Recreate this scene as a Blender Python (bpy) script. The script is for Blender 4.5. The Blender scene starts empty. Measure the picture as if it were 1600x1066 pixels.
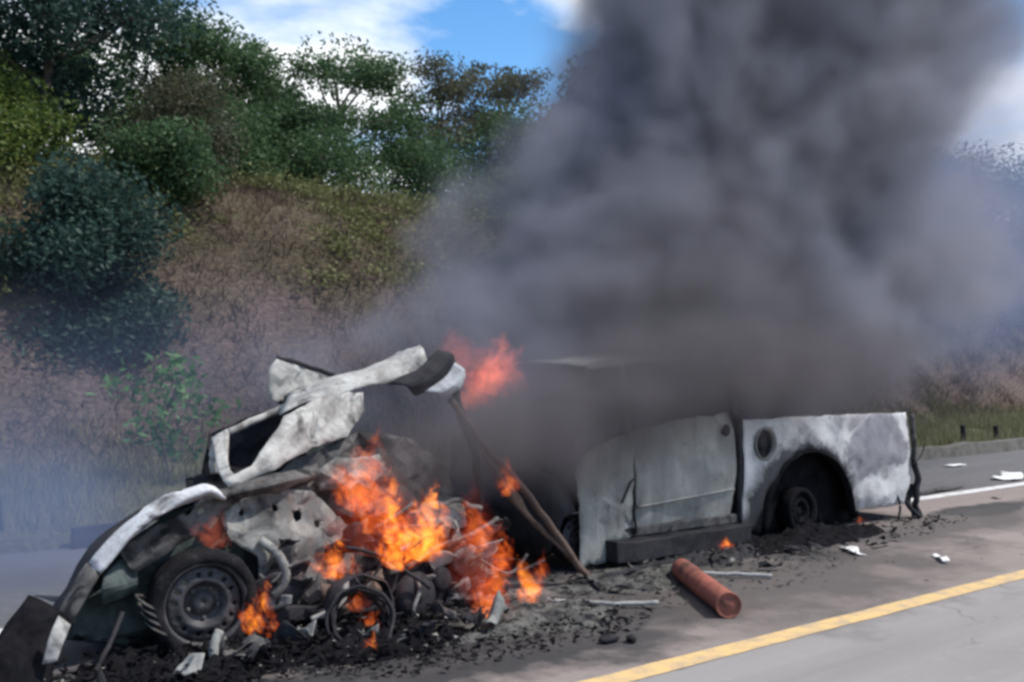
import bpy, bmesh, math, random
import numpy as np
from mathutils import Vector, Matrix, noise, geometry
R = math.radians
scene = bpy.context.scene
col = scene.collection
rnd = random.Random(7)

# ------------------------------------------------------------------ camera, sky, sun, exposure
CAM_H = 1.65
cam_data = bpy.data.cameras.new('camera')
cam = bpy.data.objects.new('camera', cam_data); col.objects.link(cam)
cam.location = (0, 0, CAM_H)
cam.rotation_euler = (R(91.3), 0, R(-39.7))
cam_data.sensor_width = 36.0
cam_data.lens = 38.6
cam_data.clip_end = 3000
scene.camera = cam

SUN_EL, SUN_AZ = 57.0, -47.0          # azimuth of the sun measured in the ground plane from +x (the road's direction)
world = bpy.data.worlds.new('World'); scene.world = world; world.use_nodes = True
wn, wl = world.node_tree.nodes, world.node_tree.links
wn.clear()
sky = wn.new('ShaderNodeTexSky'); sky.sky_type = 'NISHITA'; sky.sun_disc = False
sky.sun_elevation = R(SUN_EL); sky.sun_rotation = R(90 - SUN_AZ)
sky.air_density = 1.0; sky.dust_density = 0.4; sky.ozone_density = 2.5
bg = wn.new('ShaderNodeBackground'); bg.inputs['Strength'].default_value = 0.13
wo = wn.new('ShaderNodeOutputWorld')
tc = wn.new('ShaderNodeTexCoord')
sep = wn.new('ShaderNodeSeparateXYZ'); wl.new(tc.outputs['Generated'], sep.inputs[0])
def wmath(op, a, b=None, c=None):
    n = wn.new('ShaderNodeMath'); n.operation = op
    for i, v in enumerate((a, b, c)):
        if v is None: continue
        if hasattr(v, 'is_linked'): wl.new(v, n.inputs[i])
        else: n.inputs[i].default_value = v
    return n.outputs[0]
zz = wmath('ADD', wmath('MAXIMUM', sep.outputs[2], 0.0), 0.18)
cv = wn.new('ShaderNodeCombineXYZ')
wl.new(wmath('DIVIDE', sep.outputs[0], zz), cv.inputs[0]); wl.new(wmath('DIVIDE', sep.outputs[1], zz), cv.inputs[1])
cv.inputs[2].default_value = 10.8
cn = wn.new('ShaderNodeTexNoise'); cn.inputs['Scale'].default_value = 0.8; cn.inputs['Detail'].default_value = 7
cn.inputs['Roughness'].default_value = 0.52; cn.inputs['Distortion'].default_value = 0.25
wl.new(cv.outputs[0], cn.inputs['Vector'])
cr = wn.new('ShaderNodeValToRGB'); cr.color_ramp.elements[0].position = 0.47; cr.color_ramp.elements[1].position = 0.55
wl.new(cn.outputs[0], cr.inputs[0])
hs = wn.new('ShaderNodeHueSaturation'); hs.inputs['Saturation'].default_value = 1.28; hs.inputs['Value'].default_value = 1.35
wl.new(sky.outputs[0], hs.inputs['Color'])
cmix = wn.new('ShaderNodeMix'); cmix.data_type = 'RGBA'
wl.new(cr.outputs[0], cmix.inputs['Factor']); wl.new(hs.outputs[0], cmix.inputs['A'])
cmix.inputs['B'].default_value = (8.2, 8.4, 8.6, 1)
wl.new(cmix.outputs['Result'], bg.inputs['Color']); wl.new(bg.outputs[0], wo.inputs[0])

sun_data = bpy.data.lights.new('sun', 'SUN'); sun_data.energy = 4.0; sun_data.angle = R(0.6); sun_data.color = (1.0, 0.95, 0.87)
sun = bpy.data.objects.new('sun', sun_data); col.objects.link(sun)
sd = Vector((math.cos(R(SUN_EL)) * math.cos(R(SUN_AZ)), math.cos(R(SUN_EL)) * math.sin(R(SUN_AZ)), math.sin(R(SUN_EL))))
sun.rotation_euler = sd.to_track_quat('Z', 'Y').to_euler()
sun.location = sd * 40

vs = scene.view_settings
vs.view_transform = 'Standard'; vs.look = 'None'; vs.exposure = 0.25; vs.gamma = 1.0; vs.use_curve_mapping = False
cy = scene.cycles
cy.volume_bounces = 1; cy.max_bounces = 6; cy.transparent_max_bounces = 12
cy.volume_step_rate = 2.0; cy.volume_max_steps = 256
cy.use_denoising = True
cy.pixel_filter_type = 'BLACKMAN_HARRIS'; cy.filter_width = 3.1
cy.sample_clamp_indirect = 4.0

# ------------------------------------------------------------------ helpers
def tag(o, label=None, cat=None, group=None, kind=None):
    if label: o['label'] = label
    if cat: o['category'] = cat
    if group: o['group'] = group
    if kind: o['kind'] = kind
    return o
def empty(name, loc):
    o = bpy.data.objects.new(name, None); col.objects.link(o); o.location = loc
    o.empty_display_size = 0.2
    return o
def origin_of(o):
    v = Vector((0, 0, 0))
    while o: v = v + o.location; o = o.parent
    return v
def mesh_obj(name, verts, faces, mat, parent=None, smooth=True, origin=None):
    """verts in world coordinates; origin defaults to the parent's base"""
    og = origin_of(parent)
    loc = Vector((0, 0, 0))
    if origin is not None: loc = Vector(origin) - og; og = Vector(origin)
    me = bpy.data.meshes.new(name)
    V = np.asarray(verts, dtype=float) - np.array(og)
    me.from_pydata(V.tolist(), [], [list(map(int, f)) for f in faces])
    if smooth: me.polygons.foreach_set('use_smooth', [True] * len(me.polygons))
    me.materials.append(mat); me.update()
    o = bpy.data.objects.new(name, me); col.objects.link(o)
    o.location = loc
    if parent: o.parent = parent
    return o
def fast_mesh(name, verts, nper, mat, parent=None, origin=(0, 0, 0)):
    """many separate polygons of nper corners each from an (n*nper,3) array"""
    og = np.array(origin_of(parent)) if parent else np.array(origin, dtype=float)
    V = np.asarray(verts, dtype=np.float32).reshape(-1, 3) - og
    n = len(V) // nper
    me = bpy.data.meshes.new(name)
    me.vertices.add(len(V)); me.vertices.foreach_set('co', V.astype(np.float32).ravel())
    me.loops.add(len(V)); me.loops.foreach_set('vertex_index', np.arange(len(V), dtype=np.int32))
    me.polygons.add(n); me.polygons.foreach_set('loop_start', np.arange(0, len(V), nper, dtype=np.int32))
    me.materials.append(mat); me.update(calc_edges=True); me.validate()
    o = bpy.data.objects.new(name, me); col.objects.link(o)
    if parent: o.parent = parent
    else: o.location = origin
    return o
def nz(v, s, seed=0.0): return noise.noise(Vector((v[0] * s + seed, v[1] * s - seed * 0.7, v[2] * s + seed * 1.3)))
def solidify(o, t):
    m = o.modifiers.new('thickness', 'SOLIDIFY'); m.thickness = t; m.offset = 0
    return o
def resample(poly, step, closed=True):
    out = []; n = len(poly); rng = n if closed else n - 1
    for i in range(rng):
        a, b = Vector(poly[i]), Vector(poly[(i + 1) % n]); k = max(1, int(round((b - a).length / step)))
        for j in range(k): out.append(a.lerp(b, j / k))
    if not closed: out.append(Vector(poly[-1]))
    return out
def inside(p, poly):
    c = False; n = len(poly); j = n - 1
    for i in range(n):
        if (poly[i][1] > p[1]) != (poly[j][1] > p[1]) and p[0] < (poly[j][0] - poly[i][0]) * (p[1] - poly[i][1]) / (poly[j][1] - poly[i][1]) + poly[i][0]: c = not c
        j = i
    return c
def panel(name, outline, y, mat, parent, holes=(), step=0.05, amp=0.012, scale=6.0, curve=None, thick=0.006, ragged=0.0, seed=None, jit=0.0):
    """sheet metal in the x/z plane at depth y, with holes, curvature and crumpling"""
    seed = rnd.uniform(0, 50) if seed is None else seed
    loops = [resample([Vector(p) for p in outline], step)] + [resample([Vector(p) for p in h], step * 0.7) for h in holes]
    if ragged:
        loops[0] = [p + Vector((nz((p[0], 1, p[1]), 14, seed), nz((p[0], 7, p[1]), 14, seed))) * ragged for p in loops[0]]
    pts = []; edges = []
    for L in loops:
        b = len(pts); pts += [Vector((p[0], p[1])) for p in L]
        edges += [(b + i, b + (i + 1) % len(L)) for i in range(len(L))]
    xs = [p[0] for p in loops[0]]; zs = [p[1] for p in loops[0]]
    x = min(xs)
    k = 0
    while x < max(xs):
        zv = min(zs) + (step / 2 if k % 2 else 0)
        while zv < max(zs):
            q = (x, zv)
            if inside(q, loops[0]) and not any(inside(q, h) for h in loops[1:]):
                if min((Vector(q) - p).length for L in loops for p in L) > step * 0.45: pts.append(Vector(q))
            zv += step
        x += step * 0.87; k += 1
    vo, eo, fo, *_ = geometry.delaunay_2d_cdt(pts, edges, [], 0, 1e-5)
    F = []
    for f in fo:
        c = sum((vo[i] for i in f), Vector((0, 0))) / len(f)
        if inside(c, loops[0]) and not any(inside(c, h) for h in loops[1:]): F.append(f)
    V = []
    for p in vo:
        w = (p[0], y, p[1])
        d = amp * (0.7 * nz(w, scale, seed) + 1.5 * (abs(nz(w, scale * .8, seed + 4)) - .25) + 0.35 * nz(w, scale * 2.3, seed + 9) + rnd.uniform(-.28, .28) * jit)
        cxy = curve(p[0], p[1]) if curve else 0.0
        V.append((p[0] + d * 0.3, y + cxy + d, p[1] + d * 0.4))
    o = mesh_obj(name, V, F, mat, parent); o.data.set_sharp_from_angle(angle=R(16))
    return solidify(o, thick)
def catmull(pts, k):
    P = [Vector(p) for p in pts]; out = []
    for i in range(len(P) - 1):
        p0, p1, p2, p3 = P[max(i - 1, 0)], P[i], P[i + 1], P[min(i + 2, len(P) - 1)]
        for j in range(k):
            t = j / k
            out.append(0.5 * ((2 * p1) + (p2 - p0) * t + (2 * p0 - 5 * p1 + 4 * p2 - p3) * t * t + (3 * p1 - p0 - 3 * p2 + p3) * t ** 3))
    out.append(P[-1]); return out
def loft(name, rows, mat, parent, k=4, kr=4, amp=0.01, scale=7.0, thick=0.006):
    """sheet through a list of 3-D polylines"""
    rr = [catmull(r, k) for r in rows]
    cols = [catmull([r[i] for r in rr], kr) for i in range(len(rr[0]))]
    n, m = len(cols), len(cols[0]); seed = rnd.uniform(0, 50); V = []
    for c in cols:
        for p in c:
            q = Vector((nz(p, scale, seed), nz(p, scale, seed + 5), nz(p, scale, seed + 11))) * .7
            q += Vector((.3, -1, .8)) * (abs(nz(p, scale * .7, seed + 21)) - .25) * 1.3
            V.append(p + q * amp)
    F = [(i * m + j, (i + 1) * m + j, (i + 1) * m + j + 1, i * m + j + 1) for i in range(n - 1) for j in range(m - 1)]
    o = mesh_obj(name, V, F, mat, parent); o.data.set_sharp_from_angle(angle=R(16))
    return solidify(o, thick)
def tube_geo(pts, radii, seg=8, cap=True):
    V = []; F = []
    P = [Vector(p) for p in pts]
    up = Vector((0.13, 0.21, 0.97))
    for i, p in enumerate(P):
        t = (P[min(i + 1, len(P) - 1)] - P[max(i - 1, 0)]).normalized()
        a = t.cross(up)
        if a.length < 1e-3: a = t.cross(Vector((1, 0, 0)))
        a.normalize(); b = t.cross(a)
        r = radii[i] if hasattr(radii, '__len__') else radii
        for s in range(seg):
            an = 2 * math.pi * s / seg
            V.append(p + a * (math.cos(an) * r) + b * (math.sin(an) * r))
    n = len(P)
    for i in range(n - 1):
        for s in range(seg):
            F.append((i * seg + s, i * seg + (s + 1) % seg, (i + 1) * seg + (s + 1) % seg, (i + 1) * seg + s))
    if cap: F += [tuple(range(seg - 1, -1, -1)), tuple((n - 1) * seg + s for s in range(seg))]
    return V, F
def tube(name, pts, r, mat, parent=None, k=5, seg=8, wob=0.0, origin=None):
    P = catmull(pts, k); sd_ = rnd.uniform(0, 40)
    if wob: P = [p + Vector((nz(p, 9, sd_), nz(p, 9, sd_ + 4), nz(p, 9, sd_ + 8))) * wob for p in P]
    if hasattr(r, '__len__'):
        r = [r[0] + (r[1] - r[0]) * i / (len(P) - 1) for i in range(len(P))]
    V, F = tube_geo(P, r, seg)
    return mesh_obj(name, V, F, mat, parent, origin=origin)
def lathe_geo(profile, center, axis, seg=40):
    """profile: (radius, offset along axis)"""
    ax = Vector(axis).normalized(); a = ax.cross(Vector((0, 0, 1)))
    if a.length < 1e-3: a = Vector((1, 0, 0))
    a.normalize(); b = ax.cross(a); c = Vector(center); V = []; F = []
    for (r, h) in profile:
        for s in range(seg):
            an = 2 * math.pi * s / seg
            V.append(c + ax * h + (a * math.cos(an) + b * math.sin(an)) * r)
    n = len(profile)
    for i in range(n - 1):
        for s in range(seg): F.append((i * seg + s, (i + 1) * seg + s, (i + 1) * seg + (s + 1) % seg, i * seg + (s + 1) % seg))
    return V, F
def lathe(name, profile, center, axis, mat, parent=None, seg=40, warp=0.0, origin=None):
    V, F = lathe_geo(profile, center, axis, seg); sd_ = rnd.uniform(0, 50)
    if warp: V = [v + Vector((nz(v, 8, sd_), nz(v, 8, sd_ + 3), nz(v, 8, sd_ + 6))) * warp for v in V]
    return mesh_obj(name, V, F, mat, parent, origin=origin)
def lump(name, c, size, mat, parent=None, amp=0.25, scale=2.2, sub=3, floor=None, rot=0.0, origin=None):
    bm = bmesh.new(); bmesh.ops.create_icosphere(bm, subdivisions=sub, radius=1)
    sd_ = rnd.uniform(0, 60); V = []
    M = Matrix.Rotation(rot, 3, 'Z')
    for v in bm.verts:
        p = v.co.copy(); d = 1 + amp * (nz(p, scale, sd_) + 0.6 * nz(p, scale * 2.6, sd_ + 7))
        p = p * d; p = M @ Vector((p.x * size[0], p.y * size[1], p.z * size[2])); p += Vector(c)
        if floor is not None and p.z < floor: p.z = floor
        V.append(p)
    F = [[w.index for w in f.verts] for f in bm.faces]; bm.free()
    return mesh_obj(name, V, F, mat, parent, origin=origin)
def box_geo(x0, x1, y0, y1, z0, z1):
    V = [(x, y, z) for x in (x0, x1) for y in (y0, y1) for z in (z0, z1)]
    F = [(0, 1, 3, 2), (4, 6, 7, 5), (0, 4, 5, 1), (2, 3, 7, 6), (0, 2, 6, 4), (1, 5, 7, 3)]
    return V, F
def beam(name, x0, x1, y0, y1, z0, z1, mat, parent=None, step=0.12, amp=0.012, bev=0.008, origin=None):
    """a bent and dented box section"""
    V, F = box_geo(x0, x1, y0, y1, z0, z1)
    bm = bmesh.new(); vs_ = [bm.verts.new(v) for v in V]
    for f in F: bm.faces.new([vs_[i] for i in f])
    bmesh.ops.recalc_face_normals(bm, faces=bm.faces)
    L = max(x1 - x0, y1 - y0, z1 - z0)
    bmesh.ops.bevel(bm, geom=list(bm.edges), offset=bev, segments=1, affect='EDGES')
    bmesh.ops.subdivide_edges(bm, edges=[e for e in bm.edges if e.calc_length() > step * 1.5], cuts=max(1, min(8, int(L / step))), use_grid_fill=True)
    sd_ = rnd.uniform(0, 50)
    for v in bm.verts:
        p = v.co; v.co = p + Vector((nz(p, 4, sd_), nz(p, 4, sd_ + 3), nz(p, 4, sd_ + 6))) * amp
    bm.verts.index_update()
    VV = [v.co.copy() for v in bm.verts]; FF = [[v.index for v in f.verts] for f in bm.faces]; bm.free()
    return mesh_obj(name, VV, FF, mat, parent, smooth=False, origin=origin)

# ------------------------------------------------------------------ materials
def new_mat(name):
    m = bpy.data.materials.new(name); m.use_nodes = True
    nt = m.node_tree; b = nt.nodes['Principled BSDF']
    return m, nt, b
class NT:
    def __init__(s, nt): s.nt = nt; s.n = nt.nodes; s.l = nt.links
    def put(s, sock, v):
        if hasattr(v, 'is_linked'): s.l.new(v, sock)
        else: sock.default_value = v
    def math(s, op, a, b=None, c=None, clamp=False):
        n = s.n.new('ShaderNodeMath'); n.operation = op; n.use_clamp = clamp
        for i, v in enumerate((a, b, c)):
            if v is not None: s.put(n.inputs[i], v)
        return n.outputs[0]
    def coord(s, which='Object'): return s.n.new('ShaderNodeTexCoord').outputs[which]
    def pos(s): return s.n.new('ShaderNodeNewGeometry').outputs['Position']
    def map(s, v, scale=(1, 1, 1), loc=(0, 0, 0), rot=(0, 0, 0)):
        n = s.n.new('ShaderNodeMapping'); s.l.new(v, n.inputs[0]); n.inputs['Scale'].default_value = scale; n.inputs['Location'].default_value = loc
        n.inputs['Rotation'].default_value = rot
        return n.outputs[0]
    def noise(s, v, scale, detail=5, rough=0.55, dist=0.0):
        n = s.n.new('ShaderNodeTexNoise'); s.l.new(v, n.inputs['Vector']); n.inputs['Scale'].default_value = scale
        n.inputs['Detail'].default_value = detail; n.inputs['Roughness'].default_value = rough; n.inputs['Distortion'].default_value = dist
        return n.outputs[0]
    def ramp(s, v, stops):
        n = s.n.new('ShaderNodeValToRGB'); e = n.color_ramp.elements
        while len(e) < len(stops): e.new(0.5)
        for i, (p, c) in enumerate(stops):
            e[i].position = p; e[i].color = (c[0], c[1], c[2], 1) if hasattr(c, '__len__') else (c, c, c, 1)
        s.l.new(v, n.inputs[0]); return n.outputs[0]
    def mix(s, f, a, b):
        n = s.n.new('ShaderNodeMix'); n.data_type = 'RGBA'; s.put(n.inputs['Factor'], f)
        for k, v in (('A', a), ('B', b)):
            if hasattr(v, 'is_linked'): s.l.new(v, n.inputs[k])
            else: n.inputs[k].default_value = (v[0], v[1], v[2], 1)
        return n.outputs['Result']
    def sep(s, v):
        n = s.n.new('ShaderNodeSeparateXYZ'); s.l.new(v, n.inputs[0]); return n.outputs
    def bump(s, h, b, dist=0.02, strength=0.5):
        n = s.n.new('ShaderNodeBump'); s.l.new(h, n.inputs['Height']); n.inputs['Distance'].default_value = dist; n.inputs['Strength'].default_value = strength
        s.l.new(n.outputs[0], b.inputs['Normal'])
def burnt_paint(name, paint, ash, soot, rust, cut=(0.42, 0.55), soot_at=(0.58, 0.66), rust_amt=0.4, scale=3.0, rough=0.65, streak=0.0):
    m, nt, b = new_mat(name); t = NT(nt); p = t.pos()
    n1 = t.noise(p, scale, 7, 0.6, 0.6); n2 = t.noise(t.map(p, loc=(7, 3, 1)), scale * 0.8, 6, 0.62, 0.9); n3 = t.noise(t.map(p, loc=(2, 9, 5)), scale * 4, 5, 0.65)
    base = t.mix(t.ramp(n1, [(cut[0], 0), (cut[1], 1)]), paint, ash)
    base = t.mix(t.math('MULTIPLY', t.ramp(n3, [(0.52, 0), (0.68, 1)]), rust_amt), base, rust)
    base = t.mix(t.ramp(n2, [(soot_at[0], 0), (soot_at[1], 1)]), base, soot)
    if streak:
        st_ = t.noise(t.map(p, (7, 7, .7)), 1.0, 6, .65, .3); sg_ = t.noise(t.map(p, (1.2, 1.2, 5)), 1.0, 5, .6, .5)
        base = t.mix(t.math('MULTIPLY', t.ramp(st_, [(.48, 0), (.68, 1)]), streak), base, soot)
        base = t.mix(t.math('MULTIPLY', t.ramp(sg_, [(.5, 0), (.66, 1)]), streak * .6), base, ash)
    fine = t.noise(p, 60, 3, 0.6)
    base = t.mix(t.math('MULTIPLY', t.ramp(fine, [(0.45, 0), (0.7, 1)]), 0.25), base, soot)
    t.l.new(base, b.inputs['Base Color']); b.inputs['Roughness'].default_value = rough
    b.inputs['Specular IOR Level'].default_value = 0.18 if rough < .88 else 0.03
    t.bump(t.math('ADD', t.noise(p, 22, 5, 0.6), t.math('MULTIPLY', fine, 0.3)), b, 0.008, 0.45)
    return m
M_white = burnt_paint('scorched_white_paint', (0.44, 0.435, 0.415), (0.24, 0.235, 0.225), (0.05, 0.048, 0.047), (0.20, 0.15, 0.12), (0.42, 0.62), (0.54, 0.68), 0.5, 5.0)
M_band = burnt_paint('scorched_fender_paint', (0.50, 0.51, 0.54), (0.30, 0.31, 0.33), (0.06, 0.055, 0.06), (0.26, 0.21, 0.18), (0.44, 0.62), (0.55, 0.66), 0.45, 5.0)
M_ashgrey = burnt_paint('ash_grey_metal', (0.27, 0.27, 0.255), (0.12, 0.12, 0.117), (0.03, 0.03, 0.032), (0.17, 0.12, 0.09), (0.40, 0.6), (0.52, 0.66), 0.5, 4.5, 0.8)
M_truck = burnt_paint('heat_greyed_truck_paint', (0.35, 0.345, 0.315), (0.225, 0.222, 0.208), (0.075, 0.072, 0.075), (0.20, 0.16, 0.14), (0.40, 0.62), (0.58, 0.72), 0.35, 1.9, streak=.7)
def bed_mat():
    m, nt, b = new_mat('blistered_bed_paint'); t = NT(nt); p = t.pos(); xyz = t.sep(p)
    n1 = t.noise(p, 1.3, 7, 0.6, 0.7); n2 = t.noise(p, 5, 6, 0.65, 0.6); fine = t.noise(p, 55, 3, .6)
    c = t.mix(t.ramp(n1, [(0.50, 0), (0.60, 1)]), (0.56, 0.555, 0.56), (0.24, 0.228, 0.245))
    c = t.mix(t.math('MULTIPLY', t.ramp(n2, [(0.45, 0), (0.7, 1)]), .5), c, (0.30, 0.285, 0.275))
    ex = t.math('DIVIDE', t.math('SUBTRACT', xyz[0], 10.28), .52); ez = t.math('DIVIDE', t.math('SUBTRACT', xyz[2], .84), .36)
    e = t.math('ADD', t.math('SQRT', t.math('ADD', t.math('MULTIPLY', ex, ex), t.math('MULTIPLY', ez, ez))), t.math('MULTIPLY', t.math('SUBTRACT', n1, .5), 2.6))
    c = t.mix(t.ramp(e, [(0.85, 1), (1.0, 0)]), c, t.mix(t.ramp(n2, [(.4, 0), (.65, 1)]), (0.17, 0.165, 0.19), (0.26, 0.25, 0.275)))
    # soot burnt on round the wheel opening by the tyre fire
    dx = t.math('DIVIDE', t.math('SUBTRACT', xyz[0], 9.05), 1.05); dz = t.math('DIVIDE', t.math('SUBTRACT', xyz[2], .25), .78)
    d = t.math('ADD', t.math('SQRT', t.math('ADD', t.math('MULTIPLY', dx, dx), t.math('MULTIPLY', dz, dz))), t.math('MULTIPLY', t.math('SUBTRACT', n2, .5), .5))
    c = t.mix(t.ramp(d, [(0.78, 1), (0.95, 0)]), c, (0.03, 0.03, 0.033))
    c = t.mix(t.math('MULTIPLY', t.ramp(fine, [(0.45, 0), (0.7, 1)]), 0.3), c, (0.1, 0.1, 0.1))
    t.l.new(c, b.inputs['Base Color']); b.inputs['Roughness'].default_value = .7
    t.bump(t.math('ADD', n2, t.math('MULTIPLY', fine, .3)), b, .012, .5); return m
M_bed = bed_mat()
M_dark = burnt_paint('charred_black_steel', (0.030, 0.030, 0.035), (0.018, 0.018, 0.022), (0.009, 0.009, 0.011), (0.05, 0.034, 0.026), (0.42, 0.6), (0.5, 0.66), 0.45, 5.0, 0.75)
M_mid = burnt_paint('sooty_grey_metal', (0.115, 0.11, 0.107), (0.055, 0.055, 0.056), (0.016, 0.016, 0.018), (0.10, 0.068, 0.048), (0.42, 0.6), (0.5, 0.62), 0.5, 6.0, 0.75)
M_green = burnt_paint('sooty_green_grey_liner', (0.075, 0.098, 0.095), (0.04, 0.052, 0.052), (0.02, 0.02, 0.022), (0.08, 0.07, 0.06), (0.45, 0.6), (0.55, 0.66), 0.3, 6.0, 0.8)
M_rust = burnt_paint('brown_rusted_bar', (0.125, 0.09, 0.075), (0.08, 0.062, 0.055), (0.025, 0.022, 0.022), (0.15, 0.085, 0.055), (0.42, 0.6), (0.6, 0.72), 0.5, 6.0, 0.8)
M_bare = burnt_paint('bare_grey_alloy', (0.34, 0.34, 0.33), (0.2, 0.2, 0.2), (0.05, 0.05, 0.05), (0.26, 0.22, 0.18), (0.45, 0.62), (0.66, 0.78), 0.3, 8.0, 0.55)
M_white_scrap = burnt_paint('white_scrap', (0.75, 0.75, 0.75), (0.5, 0.5, 0.5), (0.2, 0.2, 0.2), (0.4, 0.35, 0.3), (0.5, 0.7), (0.7, 0.8), 0.1, 9.0)
M_redcyl = burnt_paint('heat_dulled_red_paint', (0.32, 0.10, 0.075), (0.22, 0.085, 0.065), (0.045, 0.03, 0.027), (0.19, 0.105, 0.075), (0.40, 0.58), (0.50, 0.68), 0.6, 5.0, 0.7)
M_black = burnt_paint('soot_black', (0.012, 0.012, 0.014), (0.008, 0.008, 0.010), (0.004, 0.004, 0.005), (0.022, 0.016, 0.013), (0.42, 0.6), (0.5, 0.66), 0.3, 6.0, 0.9)
M_ash = burnt_paint('grey_ash', (0.115, 0.113, 0.106), (0.052, 0.052, 0.052), (0.016, 0.016, 0.018), (0.085, 0.072, 0.06), (0.4, 0.6), (0.5, 0.62), 0.4, 9.0, 0.95)

def rubber_mat():
    m, nt, b = new_mat('burnt_rubber'); t = NT(nt); p = t.pos()
    t.l.new(t.ramp(t.noise(p, 14, 6, 0.65), [(0.35, (0.008, 0.008, 0.010)), (0.6, (0.017, 0.0165, 0.018)), (0.75, (0.05, 0.048, 0.046))]), b.inputs['Base Color'])
    b.inputs['Roughness'].default_value = 0.9; b.inputs['Specular IOR Level'].default_value = .12; t.bump(t.noise(p, 45, 5, 0.6), b, 0.012, 0.8); return m
M_rubber = rubber_mat()
def rim_mat():
    m, nt, b = new_mat('heat_blued_rim_steel'); t = NT(nt); p = t.pos()
    t.l.new(t.ramp(t.noise(p, 11, 6, 0.62, 0.5), [(0.3, (0.015, 0.0145, 0.017)), (0.52, (0.045, 0.043, 0.048)), (0.7, (0.09, 0.082, 0.08))]), b.inputs['Base Color'])
    b.inputs['Roughness'].default_value = 0.6; b.inputs['Metallic'].default_value = 0.25; t.bump(t.noise(p, 60, 4, 0.6), b, 0.006, 0.5); return m
M_rim = rim_mat()

def road_mat():
    m, nt, b = new_mat('asphalt'); t = NT(nt); p = t.pos(); xyz = t.sep(p)
    far = t.ramp(t.math('ADD', t.math('MULTIPLY', xyz[1], 0.1), t.math('MULTIPLY', t.noise(p, 1.2, 3), 0.02)), [(0.415, 0), (0.44, 1)])
    big = t.noise(t.map(p, (0.12, 0.6, 1)), 1.0, 5, 0.6, 0.4); agg = t.noise(p, 140, 2, 0.7); med = t.noise(p, 9, 5, 0.65)
    near_c = t.ramp(big, [(0.35, (0.22, 0.208, 0.205)), (0.65, (0.29, 0.275, 0.27))])
    far_c = t.ramp(big, [(0.35, (0.205, 0.165, 0.152)), (0.65, (0.265, 0.218, 0.205))])
    c = t.mix(far, near_c, far_c)
    sho = t.ramp(t.math('ADD', t.math('MULTIPLY', xyz[1], 0.1), t.math('MULTIPLY', t.noise(p, 1.6, 3), 0.015)), [(0.742, 0), (0.752, 1)])
    c = t.mix(sho, c, t.ramp(big, [(0.35, (0.075, 0.075, 0.080)), (0.65, (0.118, 0.116, 0.120))]))
    c = t.mix(t.math('MULTIPLY', t.ramp(agg, [(0.4, 0), (0.75, 1)]), 0.45), c, (0.075, 0.068, 0.066))
    c = t.mix(t.math('MULTIPLY', t.ramp(med, [(0.55, 0), (0.72, 1)]), 0.3), c, (0.30, 0.28, 0.27))
    # soot burnt into the surface around the vehicles, oil run out towards the centre line
    warp = t.math('MULTIPLY', t.math('SUBTRACT', t.noise(p, 0.9, 6, 0.65), 0.5), 2.2)
    def blot(cx, cyy, rx, ry):
        dx = t.math('DIVIDE', t.math('SUBTRACT', xyz[0], cx), rx); dy = t.math('DIVIDE', t.math('SUBTRACT', xyz[1], cyy), ry)
        return t.math('ADD', t.math('SQRT', t.math('ADD', t.math('MULTIPLY', dx, dx), t.math('MULTIPLY', dy, dy))), warp)
    d = t.math('MINIMUM', blot(7.6, 6.9, 3.9, 1.45), blot(3.6, 5.9, 2.7, 1.45))
    d = t.math('MINIMUM', t.math('MINIMUM', d, blot(12.2, 6.3, 1.3, 0.35)), blot(3.9, 5.0, 2.1, .85))
    c = t.mix(t.ramp(d, [(0.62, 1), (1.12, 0)]), c, (0.022, 0.021, 0.023))
    d2 = t.math('MINIMUM', blot(6.6, 5.4, 3.6, 1.35), blot(10.4, 5.9, 2.6, .75))
    c = t.mix(t.math('MULTIPLY', t.ramp(d2, [(0.5, 1), (1.25, 0)]), 0.8), c, (0.048, 0.042, 0.041))
    vo = t.n.new('ShaderNodeTexVoronoi'); vo.feature = 'DISTANCE_TO_EDGE'; vo.inputs['Scale'].default_value = .55
    wv = t.n.new('ShaderNodeVectorMath'); wv.operation = 'MULTIPLY_ADD'
    nn = t.n.new('ShaderNodeTexNoise'); nn.inputs['Scale'].default_value = 2.2; nn.inputs['Detail'].default_value = 6; t.l.new(p, nn.inputs['Vector'])
    t.l.new(nn.outputs[1], wv.inputs[0]); wv.inputs[1].default_value = (.9, .9, .9); t.l.new(p, wv.inputs[2]); t.l.new(wv.outputs[0], vo.inputs['Vector'])
    crack = t.math('MULTIPLY', t.ramp(vo.outputs[0], [(0.0, 1), (0.012, 0)]), t.ramp(t.noise(p, .5, 3), [(.45, 0), (.6, .7)]))
    c = t.mix(crack, c, (0.05, 0.046, 0.045))
    tyre = t.math('MULTIPLY', t.ramp(t.noise(t.map(p, (.05, 2.2, 1)), 1.0, 4, .6), [(.5, 0), (.7, 1)]), .28)
    c = t.mix(tyre, c, (0.10, 0.094, 0.092))
    t.l.new(c, b.inputs['Base Color']); b.inputs['Roughness'].default_value = 0.85
    t.bump(t.math('ADD', agg, t.math('MULTIPLY', med, 0.6)), b, 0.006, 0.6); return m
M_road = road_mat()
def line_mat(name, c1, c2, wear):
    m, nt, b = new_mat(name); t = NT(nt); p = t.pos()
    c = t.mix(t.ramp(t.noise(p, 7, 7, 0.7), [(wear, 0), (wear + 0.16, 1)]), c1, c2)
    c = t.mix(t.math('MULTIPLY', t.ramp(t.noise(p, 130, 2, 0.7), [(0.45, 0), (0.75, 1)]), 0.35), c, c2)
    t.l.new(c, b.inputs['Base Color']); b.inputs['Roughness'].default_value = 0.7; return m
M_yellow = line_mat('yellow_road_paint', (0.58, 0.39, 0.165), (0.38, 0.285, 0.18), 0.45)
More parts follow.
